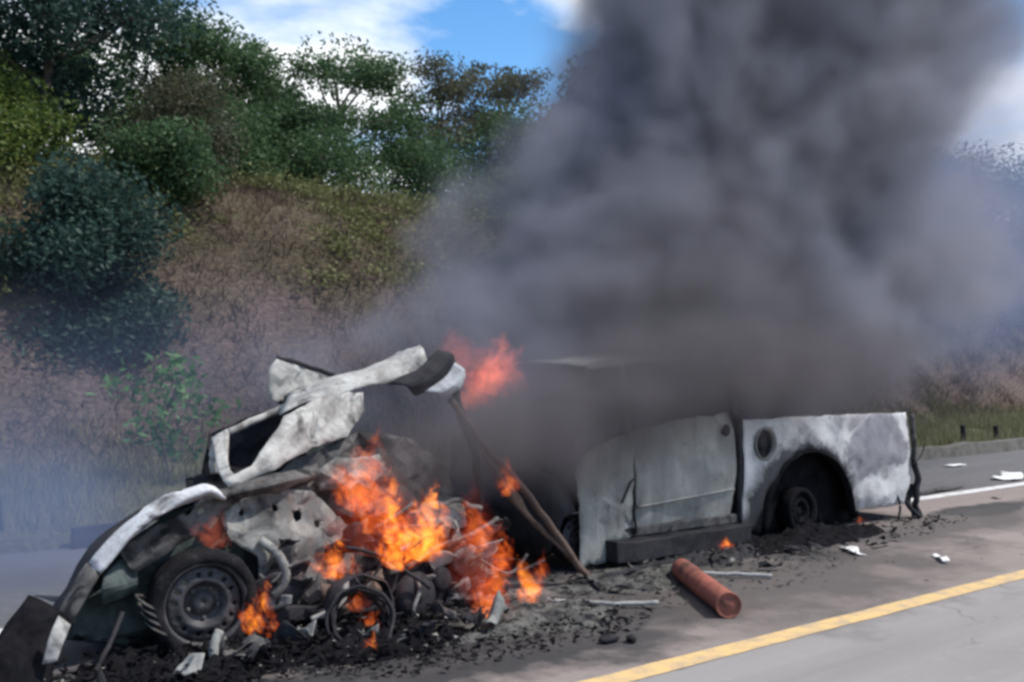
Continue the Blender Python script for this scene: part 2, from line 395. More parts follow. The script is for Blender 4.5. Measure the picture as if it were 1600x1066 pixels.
M_whiteline = line_mat('white_road_paint', (0.62, 0.62, 0.62), (0.25, 0.24, 0.24), 0.52)

def ground_mat():
    m, nt, b = new_mat('soil_and_dry_scrub'); t = NT(nt); p = t.pos(); xyz = t.sep(p)
    big = t.noise(t.map(p, (1, 1, 1.5)), 0.45, 6, 0.6, 0.8); mid = t.noise(p, 2.6, 7, 0.68, 0.5); fine = t.noise(t.map(p, (1, 1, 2)), 11, 6, 0.7)
    soil = t.ramp(fine, [(0.32, (0.056, 0.038, 0.032)), (0.5, (0.118, 0.080, 0.066)), (0.70, (0.21, 0.155, 0.135))])
    scrub = t.ramp(fine, [(0.3, (0.04, 0.033, 0.018)), (0.55, (0.092, 0.075, 0.043)), (0.72, (0.15, 0.12, 0.075))])
    grass = t.ramp(fine, [(0.3, (0.05, 0.055, 0.022)), (0.6, (0.15, 0.145, 0.075)), (0.75, (0.24, 0.22, 0.13))])
    hi = t.ramp(t.math('ADD', t.math('MULTIPLY', xyz[2], 0.17), t.math('MULTIPLY', t.math('SUBTRACT', big, 0.5), 0.9)), [(0.36, 0), (0.52, 1)])
    c = t.mix(hi, soil, scrub)
    c = t.mix(t.ramp(mid, [(0.5, 0), (0.62, 1)]), c, t.mix(0.5, scrub, soil))
    low = t.ramp(t.math('ADD', xyz[2], t.math('MULTIPLY', t.math('SUBTRACT', mid, 0.5), 0.6)), [(0.3, 1), (0.62, 0)])
    c = t.mix(low, c, grass)
    t.l.new(c, b.inputs['Base Color']); b.inputs['Roughness'].default_value = 0.95
    t.bump(t.math('ADD', mid, fine), b, 0.12, 0.8); return m
M_ground = ground_mat()
def leaf_mat(name, c1, c2, c3, trans=0.42):
    m, nt, b = new_mat(name); t = NT(nt); p = t.pos()
    g = t.n.new('ShaderNodeNewGeometry')
    v = t.math('ADD', t.math('MULTIPLY', g.outputs['Random Per Island'], 0.55), t.math('MULTIPLY', t.noise(p, 0.9, 3), 0.45))
    c = t.ramp(v, [(0.15, c1), (0.5, c2), (0.85, c3)])
    t.l.new(c, b.inputs['Base Color']); b.inputs['Roughness'].default_value = 0.55
    b.inputs['Specular IOR Level'].default_value = 0.25
    tr = t.n.new('ShaderNodeBsdfTranslucent'); t.l.new(c, tr.inputs[0])
    ms = t.n.new('ShaderNodeMixShader'); ms.inputs[0].default_value = trans
    t.l.new(b.outputs[0], ms.inputs[1]); t.l.new(tr.outputs[0], ms.inputs[2])
    t.l.new(ms.outputs[0], nt.nodes['Material Output'].inputs[0]); return m
M_leaf = leaf_mat('dark_green_leaves', (0.034, 0.074, 0.034), (0.062, 0.120, 0.052), (0.10, 0.17, 0.072))
M_leaf_b = leaf_mat('brownish_green_leaves', (0.05, 0.054, 0.034), (0.082, 0.085, 0.052), (0.13, 0.125, 0.08))
M_leaf_y = leaf_mat('yellowish_green_leaves', (0.03, 0.055, 0.014), (0.075, 0.12, 0.025), (0.16, 0.19, 0.05))
M_leaf_k = leaf_mat('deep_blue_green_leaves', (0.018, 0.045, 0.040), (0.030, 0.068, 0.056), (0.055, 0.105, 0.078))
M_leaf_l = leaf_mat('bright_broad_leaves', (0.03, 0.09, 0.03), (0.06, 0.17, 0.05), (0.17, 0.29, 0.13))
M_grass = leaf_mat('dry_verge_grass', (0.12, 0.125, 0.06), (0.21, 0.205, 0.11), (0.31, 0.285, 0.17), 0.25)
M_scrub = leaf_mat('dry_brown_scrub', (0.065, 0.050, 0.033), (0.10, 0.076, 0.052), (0.155, 0.118, 0.082), 0.25)
M_crest = leaf_mat('green_crest_grass', (0.085, 0.098, 0.036), (0.14, 0.155, 0.06), (0.21, 0.21, 0.095), 0.35)
def bark_mat():
    m, nt, b = new_mat('bark'); t = NT(nt); p = t.pos()
    t.l.new(t.ramp(t.noise(t.map(p, (1, 1, 0.3)), 14, 5, 0.6), [(0.3, (0.04, 0.033, 0.027)), (0.7, (0.14, 0.12, 0.10))]), b.inputs['Base Color'])
    b.inputs['Roughness'].default_value = 0.9; return m
M_bark = bark_mat()
def concrete_mat():
    m, nt, b = new_mat('dirty_kerb_concrete'); t = NT(nt); p = t.pos()
    t.l.new(t.ramp(t.noise(p, 4, 6, 0.65), [(0.3, (0.06, 0.056, 0.05)), (0.7, (0.15, 0.14, 0.125))]), b.inputs['Base Color'])
    b.inputs['Roughness'].default_value = 0.95; t.bump(t.noise(p, 30, 4), b, 0.02, 0.5); return m
M_kerb = concrete_mat()

# ------------------------------------------------------------------ terrain and road
def smooth(a, b, v):
    u = min(1, max(0, (v - a) / (b - a))); return u * u * (3 - 2 * u)
EDGE = 10.3
def ground_z(x, y):
    if y < EDGE: return -0.02 if y > -14 else -0.02
    p = Vector((x, y, 0))
    foot = 14.0 + 0.9 * noise.noise(Vector((x * 0.16, 3.1, 0)))
    verge = 0.10 + 0.22 * smooth(EDGE, foot, y)
    top = 5.0 + 0.35 * noise.noise(Vector((x * 0.12, 9.0, 2)))
    f = min(1, max(0, (y - foot) / 5.0)); f = f ** 0.9
    f = f * f * (3 - 2 * f) * 0.55 + f * 0.45
    z = verge + (top - verge) * f
    if y > foot + 5: z += (y - foot - 5) * 0.035
    rough = smooth(foot - 1, foot + 0.6, y) * (1 - 0.7 * smooth(foot + 4.5, foot + 6.5, y))
    z += rough * (0.42 * noise.noise(p * 0.55) + 0.22 * noise.noise(p * 1.5) + 0.10 * noise.noise(p * 3.7))
    z += 0.04 * noise.noise(p * 1.1)
    return z
def grid_sheet(name, xs, ys, zf, mat):
    V = [(x, y, zf(x, y)) for y in ys for x in xs]; n = len(xs)
    F = [(j * n + i, j * n + i + 1, (j + 1) * n + i + 1, (j + 1) * n + i) for j in range(len(ys) - 1) for i in range(n - 1)]
    return mesh_obj(name, V, F, mat)
def axis(segs):
    out = []
    for a, b, s in segs:
        k = max(1, int(round((b - a) / s))); out += [a + (b - a) * i / k for i in range(k)]
    out.append(segs[-1][1]); return out
gx = axis([(-900, -60, 60), (-60, -8, 4), (-8, 24, 0.22), (24, 50, 0.7), (50, 90, 4), (90, 900, 60)])
gy = axis([(-900, -20, 60), (-20, EDGE - 0.02, 4), (EDGE - 0.02, EDGE, 0.02), (EDGE, 20.5, 0.22), (20.5, 34, 0.9), (34, 60, 4), (60, 900, 60)])
ground = grid_sheet('ground', gx, gy, ground_z, M_ground); tag(ground, kind='structure')
road = grid_sheet('road', axis([(-200, -4, 14), (-4, 30, 1.0), (30, 300, 14)]), axis([(-3.5, EDGE, 0.6)]), lambda x, y: 0.0, M_road); tag(road, kind='structure')
def strip(name, y, w, mat, x0, x1, step=0.25):
    xs = axis([(x0, x1, step)]); V = []; F = []
    for i, x in enumerate(xs):
        e1 = 0.012 * noise.noise(Vector((x * 3.0, y, 1))); e2 = 0.012 * noise.noise(Vector((x * 3.0, y, 8)))
        V += [(x, y - w / 2 + e1, 0.004), (x, y + w / 2 + e2, 0.004)]
        if i: F.append((2 * i - 2, 2 * i, 2 * i + 1, 2 * i - 1))
    o = mesh_obj(name, V, F, mat); tag(o, kind='structure'); return o
strip('yellow_line', 4.13, 0.17, M_yellow, -40, 90)
strip('white_line', 7.28, 0.19, M_whiteline, -40, 120)
# low crumbling kerb along the far edge of the shoulder
def kerb():
    xs = axis([(8.5, 70, 0.35)]); V = []; F = []
    for i, x in enumerate(xs):
        h = 0.20 + 0.05 * noise.noise(Vector((x * 1.3, 0, 4))); j = 0.05 * noise.noise(Vector((x * 0.9, 5, 4)))
        V += [(x, EDGE - 0.06 + j, -0.015), (x, EDGE - 0.03 + j, h), (x, EDGE + 0.16 + j, h + 0.01), (x, EDGE + 0.2 + j, -0.015)]
        if i:
            a = 4 * (i - 1); b = 4 * i
            F += [(a, b, b + 1, a + 1), (a + 1, b + 1, b + 2, a + 2), (a + 2, b + 2, b + 3, a + 3)]
    o = mesh_obj('kerb', V, F, M_kerb, smooth=False); tag(o, kind='structure')
kerb()

# ------------------------------------------------------------------ grass, scrub (stuff)
nrng = np.random.default_rng(11)
def blades(name, pts, h0, h1, w, lean, mat, label, cat):
    n = len(pts); P = np.array(pts)
    h = nrng.uniform(h0, h1, n); a = nrng.uniform(0, 2 * np.pi, n); l = nrng.uniform(0, lean, n); la = nrng.uniform(0, 2 * np.pi, n)
    dx, dy = np.cos(a) * w / 2, np.sin(a) * w / 2
    tip = P + np.stack([np.cos(la) * l * h, np.sin(la) * l * h, h], 1)
    v = np.stack([P + np.stack([-dx, -dy, -0.03 + 0 * dx], 1), P + np.stack([dx, dy, -0.03 + 0 * dx], 1), tip], 1)
    o = fast_mesh(name, v.reshape(-1, 3), 3, mat); tag(o, label, cat, kind='stuff'); return o
def scatter(n, x0, x1, y0, y1, clump=0.0, thr=-1.0, freq=0.5, seed=0.0):
    out = []
    r = random.Random(int(seed * 10) + 3)
    while len(out) < n:
        x, y = r.uniform(x0, x1), r.uniform(y0, y1)
        if noise.noise(Vector((x * freq + seed, y * freq, seed))) < thr: continue
        k = 1 if not clump else r.randint(6, 14)
        for _ in range(k):
            xx, yy = x + r.gauss(0, clump), y + r.gauss(0, clump)
            out.append((xx, yy, ground_z(xx, yy)))
    return out
blades('verge_grass', scatter(42000, 1.5, 30, EDGE + 0.12, 14.6, 0.12, -0.4, 0.7, 1.0), 0.06, 0.26, 0.022, 0.8, M_grass, 'dry pale grass growing on the roadside verge below the bank', 'grass')
def leaf_quads(C, size, flat=0.0):
    n = len(C); a = nrng.normal(size=(n, 3)); a /= np.linalg.norm(a, axis=1)[:, None]
    if flat: a[:, 2] *= (1 - flat); a /= np.linalg.norm(a, axis=1)[:, None]
    b = nrng.normal(size=(n, 3)); b -= (b * a).sum(1)[:, None] * a; b /= np.linalg.norm(b, axis=1)[:, None]
    s = size * nrng.uniform(0.6, 1.35, n)[:, None]
    return np.stack([C - a * s, C + b * s * 0.45 - a * s * 0.1, C + a * s, C - b * s * 0.45 - a * s * 0.1], 1)
def clumps(name, n, per, box, rad, hgt, lsize, mat, label, cat, thr, freq, seed):
    r = random.Random(int(seed)); P = []
    while len(P) < n:
        x, y = r.uniform(box[0], box[1]), r.uniform(box[2], box[3])
        if noise.noise(Vector((x * freq + seed, y * freq, seed))) < thr: continue
        P.append((x, y, ground_z(x, y), r.uniform(.5, 1.3)))
    P = np.array(P); C = np.repeat(P[:, :3], per, 0); sc = np.repeat(P[:, 3], per)[:, None]
    d = nrng.normal(size=(len(C), 3)); d[:, 2] = np.abs(d[:, 2])
    C = C + d * [rad, rad, hgt] * sc
    o = fast_mesh(name, leaf_quads(C, lsize).reshape(-1, 3), 4, mat); tag(o, label, cat, kind='stuff'); return o
blades('dry_scrub', scatter(80000, 2, 46, 13.8, 19.8, 0.2, -0.3, 0.6, 2.0), 0.06, 0.28, 0.022, 1.7, M_scrub, 'dry brown scrub covering the slope of the bank', 'scrub')
clumps('olive_scrub', 1400, 50, (3, 34, 16.2, 19.8), .24, .10, .045, M_crest, 'olive green scrub patches on the upper slope', 'scrub', -.08, .4, 5)
clumps('crest_scrub', 3400, 45, (3, 56, 18.2, 22.5), .26, .15, .045, M_crest, 'green scrub along the top of the bank', 'scrub', -.4, .5, 3)
blades('crest_grass', scatter(14000, 3, 36, 18.2, 22.5, 0.14, -0.3, 0.5, 3.0), 0.12, 0.42, 0.025, 0.8, M_crest, 'green and straw coloured grass along the top of the bank', 'grass')

# ------------------------------------------------------------------ trees and bushes
def tree(name, x, y, h, cw, cfrac, nleaf, lsize, mat, label, cat='tree', group=None, limbs=9, gap=0.32, flat=0.25, zbase=None, seed=0, trunk_r=0.1, csig=None, wood=True):
    r = random.Random(seed * 17 + 5); z0 = (ground_z(x, y) if zbase is None else zbase) - 0.05
    root = empty(name, (x, y, z0)); tag(root, label, cat, group)
    VV, FF = [], []
    def add(pts, rad, seg=6):
        V, F = tube_geo(catmull(pts, 3), None or [rad[0] + (rad[1] - rad[0]) * i / (3 * (len(pts) - 1)) for i in range(3 * (len(pts) - 1) + 1)], seg)
        b = len(VV); VV.extend(V); FF.extend([tuple(i + b for i in f) for f in F])
    lean = Vector((r.uniform(-.12, .12), r.uniform(-.12, .12), 0)) * h
    top = Vector((x, y, z0 + h * 0.8)) + lean
    fork = Vector((x, y, z0)).lerp(top, max(0.12, cfrac * 0.8))
    add([(x, y, z0 - 0.1), Vector((x, y, z0)).lerp(fork, 0.5) + Vector((r.uniform(-.08, .08), r.uniform(-.08, .08), 0)), fork, fork.lerp(top, 0.5) + Vector((r.uniform(-.2, .2), r.uniform(-.2, .2), 0)), top], (trunk_r, trunk_r * 0.25))
    cents = []
    cb = z0 + h * cfrac; ch = h * (1 - cfrac)
    for i in range(limbs):
        an = 2 * math.pi * (i + r.uniform(-.35, .35)) / limbs * 1.618 * 1.5
        u = (i + 0.5) / limbs
        rr = cw / 2 * math.sqrt(max(0.05, 1 - (2 * u - 0.85) ** 2)) * r.uniform(0.55, 1.0)
        end = Vector((x + lean.x * u + math.cos(an) * rr, y + lean.y * u + math.sin(an) * rr, cb + ch * u * r.uniform(0.85, 1.02)))
        st = fork.lerp(top, min(0.95, u * 0.8))
        mid = st.lerp(end, 0.5) + Vector((0, 0, -0.05 * h * r.uniform(-0.3, 1)))
        add([st, mid, end], (trunk_r * 0.42, trunk_r * 0.1), 5)
        cents.append((end, 1.0)); cents.append((mid.lerp(end, 0.5) + Vector((r.gauss(0, .2), r.gauss(0, .2), r.gauss(0, .12))) * cw * 0.2, 0.8))
        for k in range(3):
            e2 = end + Vector((r.gauss(0, 1), r.gauss(0, 1), r.gauss(0.1, .45))) * cw * 0.13
            add([mid.lerp(end, 0.6), e2], (trunk_r * 0.16, trunk_r * 0.06), 4); cents.append((e2, 0.75))
    cents.append((top, 1.0))
    if csig is None: nleaf = int(nleaf * 2.9); lsize *= .66; gap += .18 if cat == 'bush' else .06
    if cat == 'bush': flat = 0.0
    sg = csig or cw * (0.125 if cat == 'bush' else 0.10)
    wts = np.array([c[1] for c in cents]); idx = nrng.choice(len(cents), size=nleaf, p=wts / wts.sum())
    CC = np.array([tuple(c[0]) for c in cents])[idx]
    off = nrng.normal(size=(nleaf, 3)); on = np.linalg.norm(off, axis=1); off *= np.minimum(1, 2.0 / on)[:, None] * sg; off[:, 2] *= (1 - flat)
    C = CC + off
    keep = np.array([noise.noise(Vector(c) * 1.7 + Vector((seed, 0, 0))) > -gap for c in C])
    C = C[keep]
    if wood: mesh_obj('trunk', VV, FF, M_bark, root)
    fast_mesh('crown', leaf_quads(C, lsize, 0.15).reshape(-1, 3), 4, mat, root)
    return root
G_T = 'trees along the top of the bank'
tree('tree', 6.0, 21.0, 6.2, 4.2, 0.25, 9000, 0.10, M_leaf_k, 'tallest dark tree on the bank, its crown reaching out of the picture', group=G_T, seed=1, limbs=14, trunk_r=0.16)
tree('tree', 3.6, 21.5, 6.6, 4.2, 0.25, 7000, 0.10, M_leaf_k, 'dark tree on the bank beside the tallest tree', group=G_T, seed=2, limbs=12, trunk_r=0.15)
tree('tree', 8.9, 22.4, 4.2, 2.8, 0.2, 6000, 0.085, M_leaf, 'green tree with a narrow pointed tip beside the tallest tree', group=G_T, seed=3, limbs=11)
tree('tree', 7.6, 24.0, 3.4, 3.0, 0.2, 5000, 0.09, M_leaf, 'rounded tree behind the tallest tree on the bank', group=G_T, seed=4, limbs=10)
tree('tree', 10.8, 22.6, 3.6, 3.0, 0.2, 6000, 0.085, M_leaf, 'dense rounded green tree above the sunlit crest grass', group=G_T, seed=5, limbs=11)
tree('tree', 13.4, 22.2, 4.1, 4.2, 0.35, 7000, 0.085, M_leaf, 'flat topped tree with sky showing through below its canopy', group=G_T, seed=6, limbs=12, gap=0.12, flat=0.7)
tree('tree', 12.0, 24.5, 3.6, 3.2, 0.3, 4000, 0.09, M_leaf, 'green tree standing behind the flat topped tree', group=G_T, seed=7, limbs=9, gap=0.2)
tree('tree', 16.3, 23.0, 4.2, 3.0, 0.35, 3400, 0.085, M_leaf_b, 'thin brownish tree with a sparse open crown', group=G_T, seed=8, limbs=11, gap=0.15, flat=0.5)
tree('tree', 18.6, 22.6, 4.9, 3.4, 0.4, 5200, 0.085, M_leaf_b, 'brownish domed tree rising over the bush next to the smoke', group=G_T, seed=9, limbs=11, gap=0.15, flat=0.6)
tree('tree', 21.0, 23.0, 3.6, 3.0, 0.3, 4200, 0.09, M_leaf_b, 'brownish tree half hidden by the edge of the smoke', group=G_T, seed=10, limbs=9, gap=0.15)
tree('bush', 17.6, 21.4, 2.7, 2.9, 0.05, 6500, 0.08, M_leaf, 'large round dark green bush below the brownish domed tree', 'bush', 'bushes on the bank', seed=11, limbs=12, gap=0.5)
tree('bush', 14.6, 21.0, 1.7, 2.6, 0.05, 3800, 0.075, M_leaf, 'low green bush under the flat topped tree', 'bush', 'bushes on the bank', seed=12, limbs=10, gap=0.5)
tree('bush', 11.9, 20.6, 1.6, 2.4, 0.05, 3600, 0.075, M_leaf, 'low green bush at the foot of the dense rounded tree', 'bush', 'bushes on the bank', seed=13, limbs=10, gap=0.5)
tree('bush', 9.6, 20.8, 1.7, 2.2, 0.05, 4200, 0.075, M_leaf, 'green bush at the foot of the pointed tree', 'bush', 'bushes on the bank', seed=14, limbs=10, gap=0.5)
tree('bush', 8.2, 19.4, 1.9, 2.0, 0.05, 3200, 0.07, M_leaf_b, 'grey green bush above the big dark bush', 'bush', 'bushes on the bank', seed=15, limbs=9, gap=0.4)
tree('bush', 4.9, 19.6, 1.7, 2.2, 0.05, 3600, 0.075, M_leaf_y, 'yellowish green bush under the tallest tree', 'bush', 'bushes on the bank', seed=16, limbs=10, gap=0.5)
tree('bush', 5.6, 16.3, 3.3, 2.1, 0.03, 13000, 0.08, M_leaf_k, 'big dark bush growing on the slope of the bank', 'bush', seed=17, limbs=20, gap=0.9, zbase=1.1)
tree('bush', 7.3, 18.2, 1.1, 1.5, 0.03, 3600, 0.07, M_leaf, 'low green bush beside the big dark bush', 'bush', 'bushes on the bank', seed=18, limbs=9, gap=0.4)
tree('bush', 15.8, 19.3, 1.1, 1.8, 0.05, 2600, 0.07, M_leaf_y, 'low olive bush on the crest of the bank', 'bush', 'bushes on the bank', seed=19, limbs=8, gap=0.4)
tree('shrub', 5.15, 12.6, 1.65, 1.15, 0.25, 480, 0.062, M_leaf_l, 'young shrub with bright broad leaves on the verge', 'shrub', seed=21, limbs=8, gap=0.9, trunk_r=0.025, csig=0.14)
tree('shrub', 2.9, 12.9, 0.9, 0.7, 0.2, 160, 0.07, M_leaf_l, 'small leafy shoot at the foot of the purple brown slope', 'shrub', seed=22, limbs=5, gap=0.9, trunk_r=0.02, csig=0.1)
for i, (tx, ty, th_, tw) in enumerate(((24.5, 24, 4.0, 4.2), (28.5, 25, 3.8, 4.4), (33, 25, 4.2, 4.8), (37.5, 25, 4.4, 5.2), (42.5, 26, 4.2, 5.5), (48, 27, 4.6, 6.0), (54.5, 28, 4.6, 6.4), (61, 29, 5.0, 6.6), (68, 30, 5.0, 7.0))):
    tree('tree', tx, ty, th_ * 1.45, tw * 1.1, 0.1, 4200, 0.15, M_leaf, 'far green tree in the row seen through the drifting smoke', group='far trees behind the smoke', seed=30 + i, limbs=10, gap=0.5)

# ------------------------------------------------------------------ wheels
def wheel(parent, c, ax, r, w, dark=False, tyre=True, name='wheel'):
    ax = Vector(ax).normalized(); c = Vector(c)            # axis points outwards
    hub = empty(name, c - origin_of(parent)); hub.parent = parent
    rr = r * 0.76; MR = M_black if dark else M_rim
    if tyre:
        prof = [(rr * 0.97, -w / 2), (rr * 1.08, -w * .52), (r * 0.95, -w * .50), (r, -w * .36), (r, w * .36), (r * 0.965, w * .48), (rr * 1.12, w * .52), (rr * 1.0, w * .46), (rr * .97, w * .3)]
        lathe('tyre', prof, c, ax, M_black if dark else M_rubber, hub, 48, 0.012)
    barrel = [(rr, -w * .46), (rr * .94, -w * .3), (rr * .94, w * .28), (rr * 1.0, w * .40), (rr * 1.03, w * .46), (rr * 0.99, w * .47), (rr * .93, w * .36)]
    lathe('rim', barrel, c, ax, MR, hub, 48, 0.002)
    # steel disc with a ring of vent holes, a raised crown and a hub
    seg = 48; nh = 14
    V, F = lathe_geo([(rr * .935, w * .18), (rr * .86, w * .24), (rr * .79, w * .27), (rr * .67, w * .29), (rr * .60, w * .34), (rr * .52, w * .30), (rr * .46, w * .02), (rr * .30, -w * .02), (rr * .26, w * .10), (rr * .13, w * .13), (rr * .002, w * .13)], c, ax, seg)
    FF = []
    for f in F:
        i = f[0] // seg; s = f[0] % seg
        if i == 2 and (s * nh // seg) != ((s + 1) * nh // seg) and True: continue
        FF.append(f)
    d = mesh_obj('disc', V, FF, MR, hub); solidify(d, 0.004)
    a = ax.cross(Vector((0, 0, 1))).normalized(); b = ax.cross(a)
    for k in range(5):
        an = 2 * math.pi * k / 5 + 0.4
        p = c + (a * math.cos(an) + b * math.sin(an)) * rr * .38 - ax * w * .01
        lathe('wheel_nut', [(0.014, 0), (0.014, 0.018), (0.008, 0.024), (0.001, 0.024)], p, ax, MR if dark else M_mid, hub, 6)
    return hub

# ------------------------------------------------------------------ the crumpled white car
car = empty('wrecked_car', (3.4, 6.7, 0)); tag(car, 'crumpled white car with folded roof, engulfed in flames, its burnt wheel exposed', 'car')
wheel(car, (2.66, 5.97, 0.305), (-0.20, -1, 0.0), 0.305, 0.20)
# fender edge sweeping down to the ground
ft = [(1.77, .12), (1.86, .33), (2.02, .60), (2.22, .80), (2.43, .92), (2.62, .965), (2.74, .96)]
FO = [(0, 5.98, 0), (.02, 5.93, -.03), (.045, 5.925, -.055), (.065, 5.97, -.07)]
loft('fender_edge', [[(x + ox, yy, z + oz) for x, z in ft[2:]] for ox, yy, oz in FO], M_band, car, amp=0.03, scale=9)
loft('fender_corner', [[(x + ox, yy + .004, z + oz) for x, z in ft[:3]] for ox, yy, oz in FO], M_mid, car, amp=0.02, scale=7)
loft('bonnet_remnant', [[(x + .01, 5.99, z) for x, z in ft[1:]], [(x + .03, 6.25, z - .07) for x, z in ft[1:]], [(x + .06, 6.5, z - .25) for x, z in ft[1:]]], M_dark, car, amp=0.05, scale=4)
panel('inner_fender', [(2.20, .64), (2.42, .76), (2.68, .86), (2.90, .93), (2.98, .88), (2.82, .80), (2.68, .68), (2.50, .62), (2.30, .50)], 6.03, M_mid, car, amp=0.03, curve=lambda x, z: 0.1 * (x - 2.6) ** 2, holes=[[(2.44, .70), (2.49, .72), (2.48, .75), (2.43, .73)], [(2.66, .79), (2.70, .80), (2.69, .83), (2.65, .82)]])
panel('wheel_arch_liner', [(1.98, .16), (2.10, .42), (2.28, .64), (2.60, .80), (2.95, .84), (3.05, .62), (3.05, .06), (2.4, .04)], 6.24, M_green, car, amp=0.05, scale=4, step=0.07)
loft('headlamp_shell', [[(2.12, 6.04, .52), (2.22, 6.08, .57), (2.32, 6.13, .58)], [(2.10, 5.99, .44), (2.2, 6.0, .46), (2.32, 6.06, .46)], [(2.12, 6.05, .34), (2.22, 6.08, .35), (2.32, 6.13, .36)]], M_green, car, amp=0.02)
loft('bumper', [[(1.30, 5.62, .02), (1.46, 5.76, .22), (1.70, 5.95, .47)], [(1.58, 5.60, .02), (1.68, 5.68, .22), (1.82, 5.86, .40)], [(1.70, 5.62, .01), (1.78, 5.74, .16), (1.92, 5.9, .30)]], M_black, car, amp=0.035, scale=5, k=4, thick=0.012)
loft('bumper_corner', [[(1.68, 5.60, .20), (1.71, 5.60, .33), (1.76, 5.63, .42)], [(1.74, 5.57, .21), (1.77, 5.57, .30), (1.81, 5.60, .37)]], M_white, car, amp=0.008)
tube('bumper_stay', [(1.98, 5.80, .02), (2.08, 5.85, .14), (2.2, 5.98, .30)], 0.014, M_dark, car, wob=0.03)
for k in range(4):
    lathe('spring_coil', [(0.075, -.008), (0.09, 0), (0.075, .008), (0.062, 0), (0.075, -.008)], (2.40 - .012 * k, 5.98 + .01 * k, .20 + .045 * k), (0.5, -.25, .85), M_mid, car, 20)
# scuttle, bulkhead and apron
apron = [(2.86, .62), (2.80, .80), (2.92, .90), (3.10, .93), (3.44, .88), (3.60, .72), (3.70, .58), (3.66, .44), (3.44, .28), (3.36, .14), (3.12, .15), (3.05, .30), (3.02, .52)]
def hole(x, z, r, n=8): return [(x + r * math.cos(2 * math.pi * i / n), z + r * math.sin(2 * math.pi * i / n)) for i in range(n)]
panel('apron_panel', apron, 6.05, M_ashgrey, car, step=0.06, jit=1.0, amp=0.045, scale=5, curve=lambda x, z: 0.35 * max(0, x - 3.2) ** 2 + .05 * math.sin(9 * z), holes=[hole(2.95, .78, .018), hole(3.17, .79, .02), hole(3.32, .72, .035), hole(3.12, .36, .02), hole(3.45, .66, .022)])
loft('scuttle_edge', [[(2.72, 6.0, .93), (2.95, 6.0, .98), (3.2, 6.05, 1.0), (3.5, 6.15, 1.04)], [(2.74, 5.97, .90), (2.97, 5.96, .93), (3.22, 6.0, .945), (3.5, 6.1, .99)], [(2.76, 6.02, .86), (2.99, 6.03, .88), (3.25, 6.07, .89), (3.5, 6.15, .94)]], M_mid, car, amp=0.025)
panel('bulkhead', [(2.9, .05), (2.9, .9), (3.3, 1.0), (4.6, .95), (4.75, .05)], 6.75, M_dark, car, amp=0.12, scale=2.5, step=0.1)
panel('floor_pan', [(2.9, .06), (2.9, .12), (5.0, .14), (5.0, .06)], 6.3, M_dark, car, amp=0.03)
loft('floor_sheet', [[(2.2, 6.2, .12), (3.5, 6.2, .10), (4.9, 6.2, .14)], [(2.2, 6.8, .2), (3.5, 6.8, .16), (4.9, 6.8, .2)], [(2.2, 7.45, .15), (3.5, 7.45, .12), (4.9, 7.45, .15)]], M_dark, car, amp=0.05)
panel('door_skin', [(3.05, .90), (3.30, 1.0), (3.55, 1.12), (3.85, 1.22), (4.25, 1.16), (4.62, .95), (4.72, .62), (4.40, .55), (4.0, .66), (3.55, .72), (3.25, .78)], 6.16, M_mid, car, amp=.06, scale=5, step=.08, jit=1.2, ragged=.03, curve=lambda x, z: .12 * (z - .6) + .25 * max(0, x - 4.2))
panel('door_skin', [(3.40, .98), (3.62, 1.06), (3.95, 1.05), (4.1, .9), (3.8, .84), (3.5, .88)], 6.11, M_ashgrey, car, amp=.045, scale=7, step=.07, jit=1.2, ragged=.03)
# screen pillar panel, screen frame, folded roof
pp = [(2.80, .985), (3.00, 1.06), (3.15, 1.19), (3.30, 1.335), (3.52, 1.42), (3.72, 1.465), (3.94, 1.48), (3.93, 1.36), (3.74, 1.20), (3.36, 1.10), (3.10, 1.00), (2.88, .925)]
panel('pillar_panel', pp, 6.02, M_white, car, step=0.055, jit=.8, amp=0.026, scale=6, curve=lambda x, z: 0.55 * (z - .95) + 0.03 * math.sin(14 * (z - .55 * x)), ragged=0.012)
loft('screen_frame', [[(2.86, 6.05, .93), (2.96, 6.42, 1.00), (3.12, 6.86, 1.17)], [(2.93, 6.05, .97), (3.02, 6.40, 1.03), (3.24, 6.86, 1.19)]], M_white, car, amp=0.008, thick=0.02)
tube('screen_frame', [(3.17, 6.88, .92), (3.165, 6.9, 1.05), (3.19, 6.9, 1.17)], 0.042, M_white, car, wob=0.012)
tube('screen_frame', [(3.17, 6.9, 1.17), (3.40, 6.88, 1.265), (3.64, 6.86, 1.36), (3.80, 6.80, 1.43)], 0.026, M_white, car, wob=0.012)
panel('dashboard_back', [(3.15, .88), (3.2, 1.17), (3.6, 1.34), (3.95, 1.4), (3.95, .88)], 7.1, M_dark, car, amp=0.05, step=0.08)
loft('roof_skin', [[(3.36, 6.36, 1.34), (3.60, 6.32, 1.43), (3.92, 6.30, 1.51), (4.20, 6.30, 1.55), (4.42, 6.3, 1.58)],
                   [(3.42, 6.46, 1.38), (3.66, 6.42, 1.50), (3.92, 6.40, 1.58), (4.22, 6.40, 1.68), (4.48, 6.38, 1.79)],
                   [(3.60, 6.72, 1.45), (3.85, 6.72, 1.55), (4.15, 6.72, 1.62), (4.40, 6.7, 1.70), (4.60, 6.65, 1.77)],
                   [(3.80, 7.2, 1.40), (4.0, 7.25, 1.46), (4.3, 7.25, 1.52), (4.5, 7.2, 1.58), (4.72, 7.1, 1.58)]], M_white, car, amp=0.036, scale=7, k=4, kr=4)
